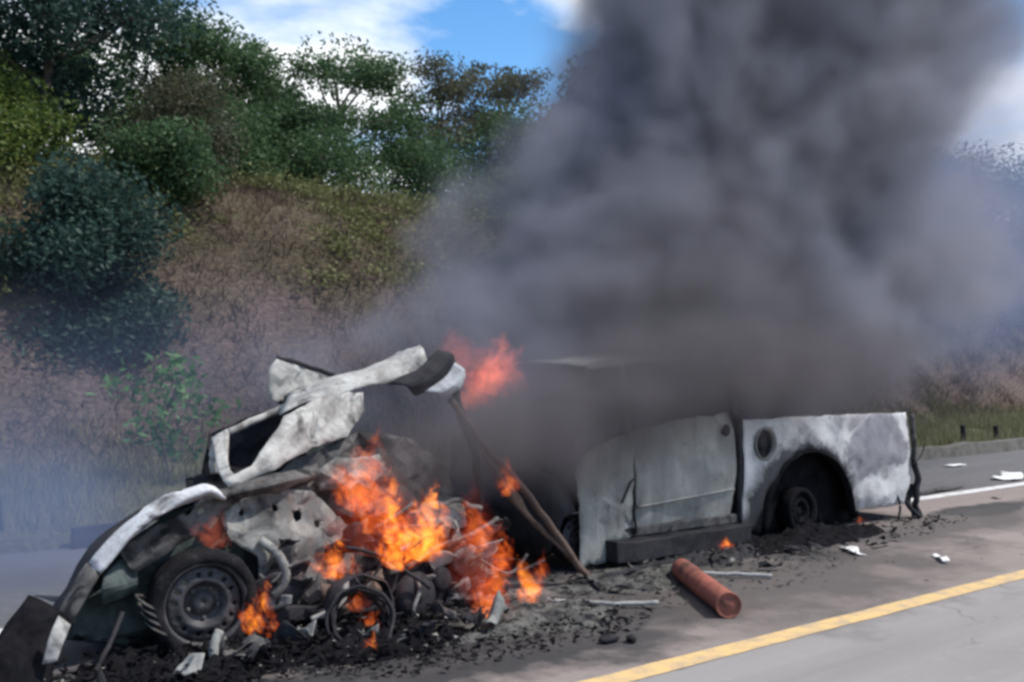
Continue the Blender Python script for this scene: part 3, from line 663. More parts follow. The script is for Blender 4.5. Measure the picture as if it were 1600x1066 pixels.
loft('roof_fold', [[(4.10, 6.26, 1.53), (4.30, 6.22, 1.62), (4.50, 6.22, 1.77)], [(4.22, 6.20, 1.49), (4.42, 6.16, 1.58), (4.60, 6.18, 1.73)], [(4.32, 6.26, 1.44), (4.52, 6.22, 1.52), (4.68, 6.26, 1.62)]], M_dark, car, amp=0.02)
loft('roof_fold', [[(4.36, 6.20, 1.47), (4.50, 6.16, 1.56), (4.60, 6.16, 1.68)], [(4.44, 6.14, 1.46), (4.56, 6.10, 1.53), (4.65, 6.12, 1.63)], [(4.50, 6.2, 1.42), (4.62, 6.14, 1.49), (4.70, 6.18, 1.58)]], M_band, car, amp=0.014)
panel('roof_flap', [(3.53, 1.44), (3.535, 1.64), (3.60, 1.70), (3.72, 1.68), (3.90, 1.62), (4.10, 1.56), (4.02, 1.47), (3.84, 1.40), (3.64, 1.38)], 6.86, M_white, car, step=0.06, jit=1.0, amp=0.025, curve=lambda x, z: .25 * (x - 3.5))
tube('roof_flap_edge', [(3.62, 6.90, 1.705), (3.78, 6.93, 1.675), (3.98, 6.98, 1.62), (4.12, 7.0, 1.585)], 0.018, M_dark, car, wob=0.01)
tube('door_pillar', [(4.62, 6.2, 1.50), (4.68, 6.2, 1.30), (4.80, 6.2, 1.0), (4.86, 6.22, .6), (4.84, 6.25, .12)], 0.03, M_dark, car, wob=0.03)
tube('bent_roof_bar', [(4.58, 6.2, 1.42), (4.82, 6.18, 1.14), (5.10, 6.12, .84), (5.46, 6.08, .42), (5.80, 6.06, .03)], 0.026, M_rust, car, wob=0.025)
tube('bent_roof_bar', [(4.70, 6.25, 1.30), (4.98, 6.28, .98), (5.20, 6.2, .62), (5.55, 6.1, .28), (5.82, 6.1, .04)], 0.018, M_rust, car, wob=0.025)
loft('torn_door_skin', [[(5.05, 6.22, .80), (5.25, 6.18, .55), (5.55, 6.12, .26), (5.75, 6.08, .06)], [(5.16, 6.26, .80), (5.40, 6.24, .52), (5.62, 6.18, .26), (5.80, 6.14, .06)]], M_rust, car, amp=0.03)
# engine and running gear, bared by the crash
beam('engine_block', 3.92, 4.50, 6.0, 6.45, .12, .52, M_dark, car, amp=.07, step=.08)
beam('engine_block', 4.02, 4.40, 5.96, 6.3, .50, .60, M_mid, car, amp=.05, step=.06)
beam('gearbox', 4.46, 4.80, 6.0, 6.4, .10, .44, M_mid, car, amp=.08, step=.08)
beam('cylinder_head', 4.22, 4.66, 6.1, 6.4, .54, .70, M_ashgrey, car, amp=.06, step=.06)
beam('subframe', 3.0, 4.7, 5.98, 6.08, .08, .17, M_dark, car, amp=.05)
panel('bulkhead_skin', [(3.35, .15), (3.40, .62), (3.62, .70), (3.9, .52), (4.0, .18)], 6.10, M_mid, car, amp=.08, scale=5, step=.07, jit=1.0, ragged=.03)
lump('burnt_seat', (4.2, 6.85, .62), (.35, .25, .32), M_dark, car, 0.4, 2.2)
lathe('pulley', [(.11, -.03), (.115, 0), (.10, .02), (.06, .02), (.05, .035), (.002, .035)], (4.52, 5.93, .34), (-.1, -1, .1), M_mid, car, 28, .01)
lathe('pulley', [(.075, -.03), (.08, 0), (.065, .02), (.03, .02), (.002, .03)], (4.30, 5.90, .24), (.1, -1, .1), M_dark, car, 24, .008)
lathe('brake_drum', [(.15, -.06), (.155, 0), (.12, .03), (.05, .035), (.002, .04)], (4.05, 5.82, .17), (.12, -1, .15), M_dark, car, 30, .012)
tube('hose', [(3.30, 5.86, .13), (3.40, 5.82, .17), (3.50, 5.82, .24), (3.535, 5.86, .33)], (0.018, 0.024), M_bare, car)
tube('hose', [(3.02, 5.98, .62), (3.12, 5.92, .52), (3.16, 5.92, .38), (3.10, 5.96, .28)], 0.03, M_ashgrey, car)
tube('hose', [(4.02, 5.80, .30), (4.02, 5.76, .22), (3.96, 5.74, .12), (3.98, 5.75, .02)], 0.013, M_ashgrey, car)
tube('rod', [(3.50, 5.80, .55), (3.70, 5.76, .49), (3.90, 5.74, .37), (4.08, 5.74, .24)], 0.013, M_dark, car, wob=0.012)
tube('rod', [(4.05, 5.95, .34), (4.3, 5.92, .46), (4.55, 5.9, .52), (4.78, 5.92, .60)], 0.016, M_mid, car, wob=0.012)
tube('rod', [(4.38, 6.1, .70), (4.55, 6.05, .72), (4.74, 6.05, .66)], 0.018, M_ashgrey, car, wob=0.02)
for k in range(12):
    a = Vector((rnd.uniform(3.1, 4.9), rnd.uniform(5.75, 6.2), rnd.uniform(.08, .7))); b_ = a + Vector((rnd.uniform(-.4, .4), rnd.uniform(-.1, .1), rnd.uniform(-.35, .2)))
    b_.z = max(b_.z, .02)
    tube('cable', [a, (a + b_) / 2 + Vector((rnd.uniform(-.08, .08), -.04, rnd.uniform(-.12, .06))), b_], rnd.uniform(.006, .016), rnd.choice([M_dark, M_dark, M_mid, M_mid]), car, seg=6)
for k in range(46):
    x, z = rnd.uniform(2.95, 4.85), rnd.uniform(.12, .66); w_ = rnd.uniform(.05, .17)
    loft('torn_sheet', [[(x, rnd.uniform(5.85, 6.0), z), (x + w_, rnd.uniform(5.8, 6.0), z + rnd.uniform(-.06, .08))], [(x + rnd.uniform(-.05, .05), 5.95, z - w_), (x + w_, 5.92, z - w_ * rnd.uniform(.5, 1))]], rnd.choice([M_dark, M_dark, M_mid, M_mid, M_ashgrey, M_rust]), car, amp=0.045, scale=11)

# ------------------------------------------------------------------ the burnt pickup truck
tr = empty('pickup_truck', (8.2, 7.2, 0)); tag(tr, 'burnt out pale pickup truck smouldering under dense smoke', 'pickup truck')
YN, YF = 6.42, 8.10
arch = [(8.36, .10), (8.40, .32), (8.50, .52), (8.68, .70), (8.88, .80), (9.10, .835), (9.34, .80), (9.56, .70), (9.74, .52), (9.84, .32), (9.88, .13)]
bed_out = [(8.10, .12), (8.10, 1.155), (8.8, 1.16), (9.6, 1.155), (10.4, 1.15), (10.90, 1.145), (10.93, .9), (10.96, .5), (10.88, .16)] + arch[::-1]
def bulge(x, z): return 0.04 * ((z - .75) / .5) ** 2 - 0.02 * math.exp(-((x - 9.1) ** 2 + (z - .84) ** 2) / .08)
panel('bed_side', bed_out, YN, M_bed, tr, step=0.06, amp=0.032, scale=3.2, curve=bulge, holes=[hole(8.42, .92, .15, 18)], ragged=0.006)
panel('bed_side', [(p[0], p[1]) for p in bed_out], YF, M_dark, tr, step=0.14, amp=0.02, scale=2.5)
lathe('fuel_filler', [(.15, -.005), (.16, .012), (.145, .012), (.135, -.03)], (8.42, YN - .002, .92), (0, -1, 0), M_truck, tr, 28)
lathe('fuel_pipe', [(.135, -.03), (.13, -.06), (.06, -.065), (.06, -.03), (.045, -.02), (.002, -.02)], (8.42, YN - .002, .92), (0, -1, 0), M_dark, tr, 28)
# wheel arch lip and black sheets added behind it to keep the opening dark
loft('arch_lip', [[(x, YN + .01, z) for x, z in arch], [(x + (9.1 - x) * .035, YN - .03, z - .02) for x, z in arch], [(x + (9.1 - x) * .07, YN + .03, z - .045) for x, z in arch]], M_black, tr, amp=0.012, k=2)
panel('inner_arch', [(8.25, .02), (8.25, .5), (8.6, .9), (9.7, .9), (10.25, .6), (10.25, .02)], YN + .20, M_black, tr, amp=.02, step=.12)
panel('dark_backing_sheet', [(8.1, .03), (8.1, .5), (10.9, .5), (10.9, .06)], YN + .46, M_black, tr, amp=.03, step=.14)  # added dark sheet covering the lit road seen under the truck
wheel(tr, (9.05, YN + .10, .23), (0, -1, .05), .23, .14, dark=True)
wheel(tr, (9.10, YF - .13, .30), (0, 1, 0), .30, .22)
wheel(tr, (6.20, YF - .13, .28), (0, 1, 0), .28, .22)
wheel(tr, (6.12, YN + .16, .24), (-.1, -1, .1), .24, .2, tyre=False)
loft('bed_floor', [[(8.12, YN + .24, .55), (10.85, YN + .24, .55)], [(8.12, YF - .05, .55), (10.85, YF - .05, .55)]], M_dark, tr, amp=0.02)
bf = panel('bed_front', [(YN + .03, .45), (YN + .03, 1.15), (YF - .03, 1.15), (YF - .03, .45)], 0, M_dark, tr, amp=0.02, step=.15)
for v in bf.data.vertices:                      # stood across the truck between cab and bed
    w = v.co + Vector((8.2, 7.2, 0)); v.co = Vector((8.13 + w.y, w.x, w.z)) - Vector((8.2, 7.2, 0))
loft('tailgate', [[(10.93, YN + .03, 1.10), (10.96, 7.2, 1.06), (10.95, YF - .03, 1.08)], [(10.98, YN + .02, .75), (11.04, 7.2, .72), (11.0, YF - .03, .75)], [(10.96, YN + .03, .42), (11.0, 7.2, .40), (10.97, YF - .03, .42)]], M_bed, tr, amp=0.03)
tube('tail_post', [(10.95, YN - .01, 1.12), (10.99, YN - .02, .85), (10.98, YN - .01, .62)], 0.028, M_mid, tr, wob=0.012)
tube('tail_post', [(10.98, YN - .01, .62), (11.04, YN - .02, .42), (11.0, YN - .02, .16), (11.04, YN - .04, .01)], 0.035, M_dark, tr, wob=0.03)
tube('tail_lamp_wire', [(10.99, YN - .02, .60), (11.12, YN - .03, .68), (11.2, YN - .02, .80)], 0.008, M_dark, tr)
beam('rear_bumper', 10.95, 11.10, YN + .02, YF - .02, .22, .36, M_dark, tr, amp=.04)
for k in range(3):
    x = rnd.uniform(10.5, 11.1); tube('bumper_stay', [(x, YN + .05, .25), (x + rnd.uniform(-.06, .06), YN + .02, .14), (x + rnd.uniform(-.1, .1), YN + rnd.uniform(-.1, .05), .015)], rnd.uniform(.012, .03), M_dark, tr, wob=.02)
beam('chassis_rail', 5.7, 10.95, YN + .35, YN + .45, .26, .40, M_dark, tr, amp=.03)
beam('chassis_rail', 5.7, 10.95, YF - .45, YF - .35, .26, .40, M_dark, tr, amp=.03)
beam('axle', 9.04, 9.16, YN + .2, YF - .2, .24, .36, M_dark, tr, amp=.01)
beam('side_step', 6.34, 8.05, YN - .12, YN + .06, .045, .215, M_dark, tr, amp=.025)
beam('sill', 6.4, 8.06, YN + .01, YN + .1, .22, .30, M_mid, tr, amp=.01)
# cab: front wing stub, two door skins, pillars, roof
panel('front_wing', [(6.02, .05), (6.05, .30), (6.02, .62), (6.00, .78), (6.10, .95), (6.40, 1.06), (6.66, 1.10), (6.64, .6), (6.66, .22), (6.36, .20), (6.34, .04)], YN + .01, M_truck, tr, step=0.07, jit=.8, amp=0.035, scale=4, ragged=.02)
dn = panel('door', [(6.675, .24), (6.66, .62), (6.675, 1.12), (7.1, 1.165), (7.6, 1.20), (7.98, 1.215), (7.99, .60), (7.96, .25)], YN, M_truck, tr, step=0.05, amp=0.034, scale=3.2, curve=lambda x, z: .05 * ((z - .7) / .5) ** 2 + (0.012 if z < .47 else 0))
tube('door_crease', [(6.7, YN - .004, .47), (7.3, YN - .008, .50), (7.95, YN - .004, .53)], 0.012, M_truck, dn)
lathe('door_handle', [(.05, 0), (.055, .012), (.035, .018), (.002, .018)], (7.84, YN - .0, 1.07), (0, -1, 0), M_dark, dn, 16)
tube('door_seam', [(6.67, YN - .005, .25), (6.645, YN - .008, .5), (6.66, YN - .008, .75)], 0.012, M_dark, tr, wob=.01)
tube('door_seam', [(6.66, YN - .008, .73), (6.56, YN - .01, .62), (6.50, YN - .01, .52)], 0.010, M_dark, tr, wob=.01)
tube('cab_seam', [(8.045, YN + .01, .2), (8.03, YN - .0, .7), (8.05, YN + .01, 1.18)], 0.03, M_dark, tr, wob=.008)
panel('far_cab_side', [(6.0, .2), (6.0, 1.0), (6.6, 1.15), (8.06, 1.2), (8.06, .2)], YF, M_dark, tr, amp=.03, step=.15)
cbk = panel('cab_back', [(YN + .02, .3), (YN + .02, 1.2), (YF - .02, 1.2), (YF - .02, .3)], 0, M_dark, tr, amp=0.02, step=.15)
for v in cbk.data.vertices:
    w = v.co + Vector((8.2, 7.2, 0)); v.co = Vector((8.07 + w.y, w.x, w.z)) - Vector((8.2, 7.2, 0))
loft('cab_roof', [[(6.25, YN + .14, 1.64), (6.8, YN + .1, 1.70), (7.3, YN + .1, 1.735), (7.9, YN + .12, 1.72)], [(6.2, 7.25, 1.68), (6.8, 7.25, 1.75), (7.3, 7.25, 1.77), (7.95, 7.25, 1.75)], [(6.25, YF - .14, 1.62), (6.8, YF - .1, 1.68), (7.3, YF - .1, 1.7), (7.9, YF - .12, 1.68)]], M_truck, tr, amp=0.02)
for yy in (YN + .1, YF - .1):
    tube('roof_rail', [(6.22, yy, 1.62), (6.8, yy - .0, 1.68), (7.3, yy, 1.715), (7.92, yy, 1.70)], 0.03, M_truck, tr, wob=.01)
    tube('screen_pillar', [(6.02, yy - .06, 1.0), (6.12, yy - .02, 1.3), (6.24, yy, 1.62)], 0.028, M_dark, tr, wob=.02)
    tube('door_pillar', [(6.62, yy - .06, 1.08), (6.60, yy - .03, 1.4), (6.58, yy, 1.66)], 0.035, M_truck, tr, wob=.01)
    tube('rear_pillar', [(8.02, yy - .06, 1.18), (7.98, yy - .03, 1.45), (7.92, yy, 1.70)], 0.04, M_mid, tr, wob=.01)
lump('crushed_front', (5.85, 7.2, .5), (.34, .75, .42), M_dark, tr, .35, 1.6)
for k in range(2): lump('burnt_seat', (7.1, 6.95 + .6 * k, .75), (.3, .25, .38), M_dark, tr, .35, 2)

# ------------------------------------------------------------------ things lying on the road
ca, cb_ = Vector((6.45, 5.73, .087)), Vector((5.70, 4.65, .087)); cd = (cb_ - ca).normalized(); cl = (cb_ - ca).length
cyl = empty('metal_cylinder', ((ca.x + cb_.x) / 2, (ca.y + cb_.y) / 2, 0)); tag(cyl, 'dull red metal cylinder lying on the road beside the truck', 'cylinder')
lathe('body', [(0.0017, -.05), (0.0378, -.045), (0.0630, -.02), (0.0790, .03), (0.0815, .12), (0.0815, cl * .5), (0.0823, cl - .06), (0.0832, cl - .03)], ca, cd, M_redcyl, cyl, 40, .004)
lathe('foot_ring', [(0.0832, cl - .035), (0.0865, cl - .02), (0.0865, cl + .01), (0.0790, cl + .012), (0.0756, cl - .02), ], ca, cd, M_redcyl, cyl, 40, .003)
lathe('base', [(0.0790, cl + .004), (0.0588, cl - .004), (0.0420, cl + .006), (0.0017, cl + .008)], ca, cd, M_redcyl, cyl, 40, .003)
lathe('neck', [(.03, -.10), (.034, -.09), (.034, -.05), (.045, -.045)], ca, cd, M_dark, cyl, 20, .002)

G_D = 'debris scattered on the road'
def scrap(name, x, y, l, w, rot, mat, label, h=0.03, group=G_D, cat='debris'):
    """a bent flat piece lying on the road"""
    c, s_ = math.cos(rot), math.sin(rot); rows = []
    hgt = [0.007 + h * abs(rnd.gauss(0.4, .5)) for _ in range(12)]; q = 0
    for j in (-1, 0, 1):
        row = []
        for i in (-1, -.33, .33, 1):
            u, v = i * l / 2 * rnd.uniform(.85, 1.1), j * w / 2 * rnd.uniform(.6, 1.15)
            row.append((x + c * u - s_ * v, y + s_ * u + c * v, max(.012, hgt[q]))); q += 1
        rows.append(row)
    o = loft(name, rows, mat, None, k=3, kr=3, amp=0.004, thick=.005)
    bring(o, (x, y, 0)); tag(o, label, cat, group); return o
def bring(o, loc):
    d = Vector(loc) - o.location
    zmin = min(v.co.z for v in o.data.vertices)
    for v in o.data.vertices: v.co -= d; v.co.z += .006 - zmin
    o.location = loc
scrap('metal_scrap', 8.56, 5.59, .42, .12, .9, M_white_scrap, 'white scrap of sheet metal lying below the truck rear wheel')
scrap('metal_scrap', 8.78, 4.88, .38, .07, .75, M_white_scrap, 'white strip lying alone between the truck and the yellow line')
scrap('crumpled_sheet', 15.87, 7.75, .75, .4, .3, M_white_scrap, 'crumpled white sheet lying by the white line beyond the truck', h=.09)
scrap('metal_scrap', 13.6, 7.55, 1.3, .16, .12, M_mid, 'long dark strip lying across the white line beyond the truck')
scrap('metal_scrap', 17.2, 9.3, .6, .2, .1, M_white_scrap, 'small pale scrap near the kerb beyond the truck')
scrap('metal_scrap', 12.2, 7.7, 1.2, .12, .05, M_dark, 'black strip lying behind the truck tailgate')
tb = tube('bent_pipe', [(5.02, 5.68, .05), (5.18, 5.50, .035), (5.36, 5.33, .03), (5.56, 5.14, .045)], .016, M_bare, wob=.012, origin=(5.3, 5.4, 0)); tag(tb, 'pale bent pipe lying between the flames and the red cylinder', 'pipe')
tb = tube('bent_pipe', [(6.62, 5.72, .03), (6.82, 5.5, .03), (7.0, 5.28, .025)], .016, M_bare, wob=.01, origin=(6.8, 5.5, 0)); tag(tb, 'short pale pipe lying behind the red cylinder', 'pipe')
tb = tube('bent_pipe', [(5.62, 5.98, .03), (6.1, 6.0, .05), (6.5, 6.1, .045), (7.0, 6.12, .03)], .022, M_dark, wob=.03, origin=(6.3, 6.05, 0)); tag(tb, 'charred pipe lying along the truck side step', 'pipe')
for k, (x, y, w_) in enumerate(((4.66, 4.70, .07), (4.76, 4.62, .05))):
    o = lump('charred_lump', (x, y, .02), (w_, w_ * .6, .03), M_dark, None, .5, 2.5, 2, floor=.006, rot=k, origin=(x, y, 0)); tag(o, 'small black lump lying alone near the yellow line', 'debris', 'black lumps near the yellow line')
# charred heap under and in front of the car and truck
def heap(name, x0, y0, rx, ry, h, mat, label, n=26, seed=1.0, rough=.05):
    V = []; F = []
    for j in range(n + 1):
        for i in range(n + 1):
            u, v = 2 * i / n - 1, 2 * j / n - 1
            x, y = x0 + u * rx, y0 + v * ry; d = math.sqrt(u * u + v * v)
            p = Vector((x, y, seed))
            edge = 1 - smooth(0.35, 1.0, d + .35 * noise.noise(p * 2.4))
            z = .006 + edge * (h * (.55 + .6 * noise.noise(p * 3.0)) + rough * noise.noise(p * 9) + rough * .9 * noise.noise(p * 22) + rough * .5 * noise.noise(p * 41)) - (1 - edge) * .03 * smooth(.6, 1.0, d)
            V.append((x, y, z))
    F = [(j * (n + 1) + i, j * (n + 1) + i + 1, (j + 1) * (n + 1) + i + 1, (j + 1) * (n + 1) + i) for j in range(n) for i in range(n)]
    o = mesh_obj(name, V, F, mat, origin=(x0, y0, 0)); tag(o, label, 'ash', kind='stuff'); return o
heap('ash', 4.62, 5.45, .85, .5, .10, M_ash, 'grey ash heaped in front of the burning car', 60, 1.0, .03)
heap('ash', 2.35, 5.66, .85, .42, .10, M_black, 'black burnt rubble under the exposed car wheel', 60, 2.0, .08)
heap('ash', 3.5, 5.55, .75, .42, .08, M_black, 'black burnt rubble below the car engine', 60, 3.0, .07)
heap('ash', 6.2, 5.95, .95, .45, .07, M_ash, 'grey ash along the front of the truck', 60, 4.0, .025)
heap('ash', 8.7, 6.25, 1.7, .42, .08, M_black, 'black ash under the truck rear wheel', 80, 5.0, .06)
heap('ash', 9.1, 6.5, .72, .3, .12, M_black, 'black ash filling the truck wheel arch', 50, 8.0, .06)
heap('ash', 7.2, 6.2, .9, .3, .06, M_dark, 'black ash beside the truck side step', 60, 6.0, .05)
def chips(name, n, x0, x1, y0, y1, s0, s1, zmax, mat, label):
    C = np.stack([nrng.uniform(x0, x1, n), nrng.uniform(y0, y1, n), nrng.uniform(.004, zmax, n)], 1)
    u = (C[:, :2] - [(x0 + x1) / 2, (y0 + y1) / 2]) / [(x1 - x0) / 2, (y1 - y0) / 2]
    C = C[(u ** 2).sum(1) < 1]; n = len(C)
    s_ = nrng.uniform(s0, s1, n) ** 1.0
    T = nrng.normal(size=(n, 4, 3)) * s_[:, None, None] * [1, 1, .45] + C[:, None, :]
    T[:, :, 2] = np.maximum(T[:, :, 2], .005)
    tri = T[:, [0, 1, 2, 0, 3, 1, 1, 3, 2, 2, 3, 0]].reshape(-1, 3)
    o = fast_mesh(name, tri, 3, mat); tag(o, label, 'rubble', kind='stuff')
chips('charred_rubble', 2400, 1.5, 4.5, 5.15, 6.2, .008, .03, .13, M_black, 'charred black rubble spilled below the car')
chips('charred_rubble', 1000, 3.0, 5.4, 4.72, 5.5, .005, .022, .05, M_black, 'black charred crumbs spread on the road before the flames')
chips('pale_rubble', 240, 1.6, 5.0, 5.1, 6.0, .005, .018, .13, M_ashgrey, 'pale burnt scraps sprinkled over the rubble below the car')
chips('ash_crumbs', 800, 3.9, 8.6, 5.0, 6.4, .005, .022, .06, M_ash, 'grey ash crumbs strewn along the truck')
chips('soot_crumbs', 650, 5.0, 11.4, 5.6, 6.6, .006, .028, .07, M_black, 'black soot crumbs strewn below the truck')
chips('road_crumbs', 260, 3.6, 16.0, 4.2, 8.0, .004, .014, .01, M_mid, 'tiny dark crumbs scattered over the road')
# burnt tyre cords and rim thrown out in front of the car
hp = empty('burnt_tyre_carcass', (3.44, 5.52, 0)); tag(hp, 'burnt tyre carcass of wire hoops propped below the car engine', 'tyre')
for k in range(4):
    r_ = .20 - .012 * k
    lathe('bead_wire', [(r_, -.012), (r_ + .012, 0), (r_, .012), (r_ - .012, 0), (r_, -.012)], (3.44 + .02 * k, 5.52 + .04 * k, r_ * .82 + .01), (-.25 + .05 * k, -1, .62 - .04 * k), M_dark, hp, 36, .03)
lathe('tread_cord', [(.19, -.05), (.212, -.03), (.212, .03), (.19, .05)], (3.50, 5.62, .205), (-.2, -1, .2), M_dark, hp, 36, .03)
tb = tube('white_bracket', [(2.58, 5.60, .02), (2.57, 5.62, .10), (2.62, 5.66, .2)], .026, M_ashgrey, wob=.02, origin=(2.58, 5.6, 0)); tag(tb, 'pale metal bracket standing in the rubble below the exposed wheel', 'bracket')
for k in range(16):
    x, y = rnd.uniform(1.75, 4.3), rnd.uniform(5.3, 5.75)
    m_ = rnd.choice([M_dark, M_dark, M_dark, M_mid, M_ashgrey])
    o = scrap('metal_scrap', x, y, rnd.uniform(.08, .26), rnd.uniform(.03, .1), rnd.uniform(0, 3), m_, 'twisted fragment lying in the burnt rubble before the car', h=.10, group='fragments in the rubble before the car')
    o.location.z = .06
for k in range(16):
    x, y = rnd.uniform(5.2, 9.6), rnd.uniform(5.5, 6.25)
    m_ = rnd.choice([M_dark, M_dark, M_mid, M_ashgrey])
    o = scrap('metal_scrap', x, y, rnd.uniform(.08, .3), rnd.uniform(.03, .1), rnd.uniform(0, 3), m_, 'dark fragment lying on the scorched road beside the truck', h=.05, group='fragments on the scorched road')
    o.location.z = .02
for k in range(14):
    x, y = rnd.uniform(11, 20), rnd.uniform(5.5, 9.8)
    scrap('metal_scrap', x, y, rnd.uniform(.06, .18), rnd.uniform(.03, .08), rnd.uniform(0, 3), rnd.choice([M_white_scrap, M_mid, M_dark]), 'little fragment scattered on the road beyond the truck', h=.02, group='fragments beyond the truck')
# black panel and stake on the verge
bx = beam('black_panel', 3.30, 3.95, 10.15, 10.22, .0, .20, M_dark, amp=.015, origin=(3.6, 10.2, 0)); tag(bx, 'black board standing at the shoulder edge behind the car', 'board')
zs = ground_z(2.86, 10.9)
st = tube('stake', [(2.90, 10.9, zs - .05), (2.87, 10.9, zs + .25), (2.82, 10.9, zs + .55)], .018, M_dark, origin=(2.9, 10.9, zs)); tag(st, 'thin dark stake standing on the grassy verge', 'stake')
for k, (x, h_) in enumerate(((20.3, .38), (21.6, .34), (23.4, .36))):
    zs = ground_z(x, 10.8); st = tube('stake', [(x, 10.8, zs - .05), (x + .02, 10.8, zs + h_ * .5), (x, 10.8, zs + h_)], .05, M_dark, origin=(x, 10.8, zs)); tag(st, 'short dark stump of a post behind the kerb', 'stake', 'stumps behind the kerb')

# ------------------------------------------------------------------ flames
def flame_mat(name, strength, c0, c1, c2, thr=0.40, soft=0.30):
    m = bpy.data.materials.new(name); m.use_nodes = True; nt = m.node_tree; nt.nodes.clear(); t = NT(nt)
    out = t.n.new('ShaderNodeOutputMaterial'); oc = t.coord('Object'); oi = t.n.new('ShaderNodeObjectInfo')
    xyz = t.sep(oc)
    ofs = t.n.new('ShaderNodeCombineXYZ')
    for i in range(3): t.l.new(t.math('MULTIPLY', oi.outputs['Random'], 31.0 + 17 * i), ofs.inputs[i])
    va = t.n.new('ShaderNodeVectorMath'); va.operation = 'ADD'; t.l.new(t.map(t.pos(), (1, .3, .5), rot=(0, .25, 0)), va.inputs[0]); t.l.new(ofs.outputs[0], va.inputs[1])
    nf = t.noise(va.outputs[0], 17.0, 6, .66, 1.8)
    r2 = t.math('ADD', t.math('MULTIPLY', xyz[0], xyz[0]), t.math('MULTIPLY', xyz[1], xyz[1]))
    # hull radius: widest at a third of the height
    wid = t.ramp(xyz[2], [(0.0, 0.42), (0.25, 1.0), (0.6, 0.66), (1.0, 0.12)])
    rad = t.math('DIVIDE', t.math('SQRT', r2), wid)
    core = t.math('SUBTRACT', 1.0, rad)
    v = t.math('ADD', t.math('MULTIPLY', core, 0.75), t.math('MULTIPLY', t.math('SUBTRACT', nf, 0.5), 3.0))
    v = t.math('SUBTRACT', v, t.math('MULTIPLY', t.math('SUBTRACT', xyz[2], .3), 0.25))
    n = t.n.new('ShaderNodeMapRange'); n.interpolation_type = 'SMOOTHSTEP'; t.l.new(v, n.inputs[0]); n.inputs[1].default_value = thr - soft * .5; n.inputs[2].default_value = thr + soft
    lim = t.n.new('ShaderNodeMapRange'); lim.interpolation_type = 'SMOOTHSTEP'; t.l.new(core, lim.inputs[0]); lim.inputs[1].default_value = 0.0; lim.inputs[2].default_value = 0.3
    den = t.math('MULTIPLY', n.outputs[0], lim.outputs[0])
    em = t.n.new('ShaderNodeEmission'); t.l.new(t.ramp(den, [(0.0, c0), (0.45, c1), (1.0, c2)]), em.inputs[0])
    t.l.new(t.math('MULTIPLY', t.math('POWER', den, 1.4), strength), em.inputs[1])
    t.l.new(em.outputs[0], out.inputs['Volume'])
    m.cycles.volume_step_rate = 0.09
    return m
F_hot = flame_mat('hot_orange_flame', 15, (0.7, 0.045, 0.01), (1.0, 0.15, 0.012), (1.0, 0.34, 0.035), .44, .5)
F_red = flame_mat('deep_red_flame', 6, (0.6, 0.035, 0.015), (1.0, 0.10, 0.022), (1.0, 0.24, 0.04), .44, .42)
F_veil = flame_mat('soft_red_flame_veil', .8, (0.6, 0.04, 0.02), (1.0, 0.10, 0.04), (1.0, 0.17, 0.05), .10, .9)
F_pink = flame_mat('flame_seen_through_smoke', 2.3, (0.6, 0.06, 0.04), (1.0, 0.14, 0.08), (1.0, 0.22, 0.10), .28, .5)
G_F = 'flames'
flame_spec = []
def flame(x, y, z, w, d, h, mat, label, lean=(0, 0), group=None):
    bm = bmesh.new(); bmesh.ops.create_icosphere(bm, subdivisions=4, radius=1); sd_ = rnd.uniform(0, 60)
    V = []
    for v in bm.verts:
        zz_ = (v.co.z + 1) / 2; az = math.atan2(v.co.y, v.co.x); q = math.hypot(v.co.x, v.co.y)
        prof = np.interp(zz_, [0, .02, .25, .6, 1], [0, .42, 1, .66, .02])
        rr = prof * (1.0 + .12 * nz((math.cos(az), math.sin(az), zz_ * 3), 1.5, sd_)) if q > 1e-4 else 0
        V.append((math.cos(az) * rr, math.sin(az) * rr, zz_))
    F = [[w_.index for w_ in f.verts] for f in bm.faces]; bm.free()
    o = mesh_obj('flame', V, F, mat)
    o.location = (x, y, z); o.scale = (w * .62, d * .6, h * 1.2); o.rotation_euler = (R(lean[1]), R(lean[0]), rnd.uniform(-.3, .3))
    tag(o, label, 'flame', group); return o
flame(3.50, 5.80, .78, .46, .30, .42, F_red, 'tall dull red flame beside the white pillar panel of the car', (28, 0))
flame(3.62, 5.76, .62, .34, .26, .58, F_red, 'upright red orange flame with a broken tip over the car engine', (8, 0))
flame(3.78, 5.72, .55, .26, .24, .42, F_hot, 'narrow orange tongue between the red flame and the bright flame', (0, 0))
flame(3.98, 5.72, .42, .52, .34, .44, F_hot, 'brightest broad orange flame on the car engine', (14, 0))
flame(3.76, 5.68, .40, .38, .26, .26, F_hot, 'low bright yellow orange flame at the foot of the broad flame', (20, 0))
flame(3.36, 5.72, .38, .36, .22, .24, F_hot, 'low orange flame above the white hose', (10, 0))
flame(4.55, 5.78, .42, .34, .26, .36, F_red, 'red orange flame above the gearbox', (-22, 0))
flame(4.68, 5.72, .28, .26, .2, .3, F_red, 'faint flame licking down from the gearbox', (-8, 0))
flame(4.34, 5.52, .03, .42, .26, .48, F_red, 'deep red flame rising from the ash in front of the car', (26, 0))
flame(4.86, 5.62, .05, .26, .18, .32, F_hot, 'small orange flame burning on the ground near the bent pipe', (-24, 0))
flame(5.02, 5.74, .16, .18, .14, .2, F_red, 'little red flame at the foot of the bent bars', (10, 0))
flame(2.84, 5.74, .13, .22, .14, .30, F_hot, 'flame burning against the tyre of the exposed wheel', (22, 0))
flame(2.96, 5.72, .10, .16, .12, .18, F_red, 'small red flame on the ground beside the exposed wheel', (0, 0))
flame(2.62, 5.84, .64, .26, .16, .18, F_pink, 'pale flame on top of the exposed wheel', (25, 0))
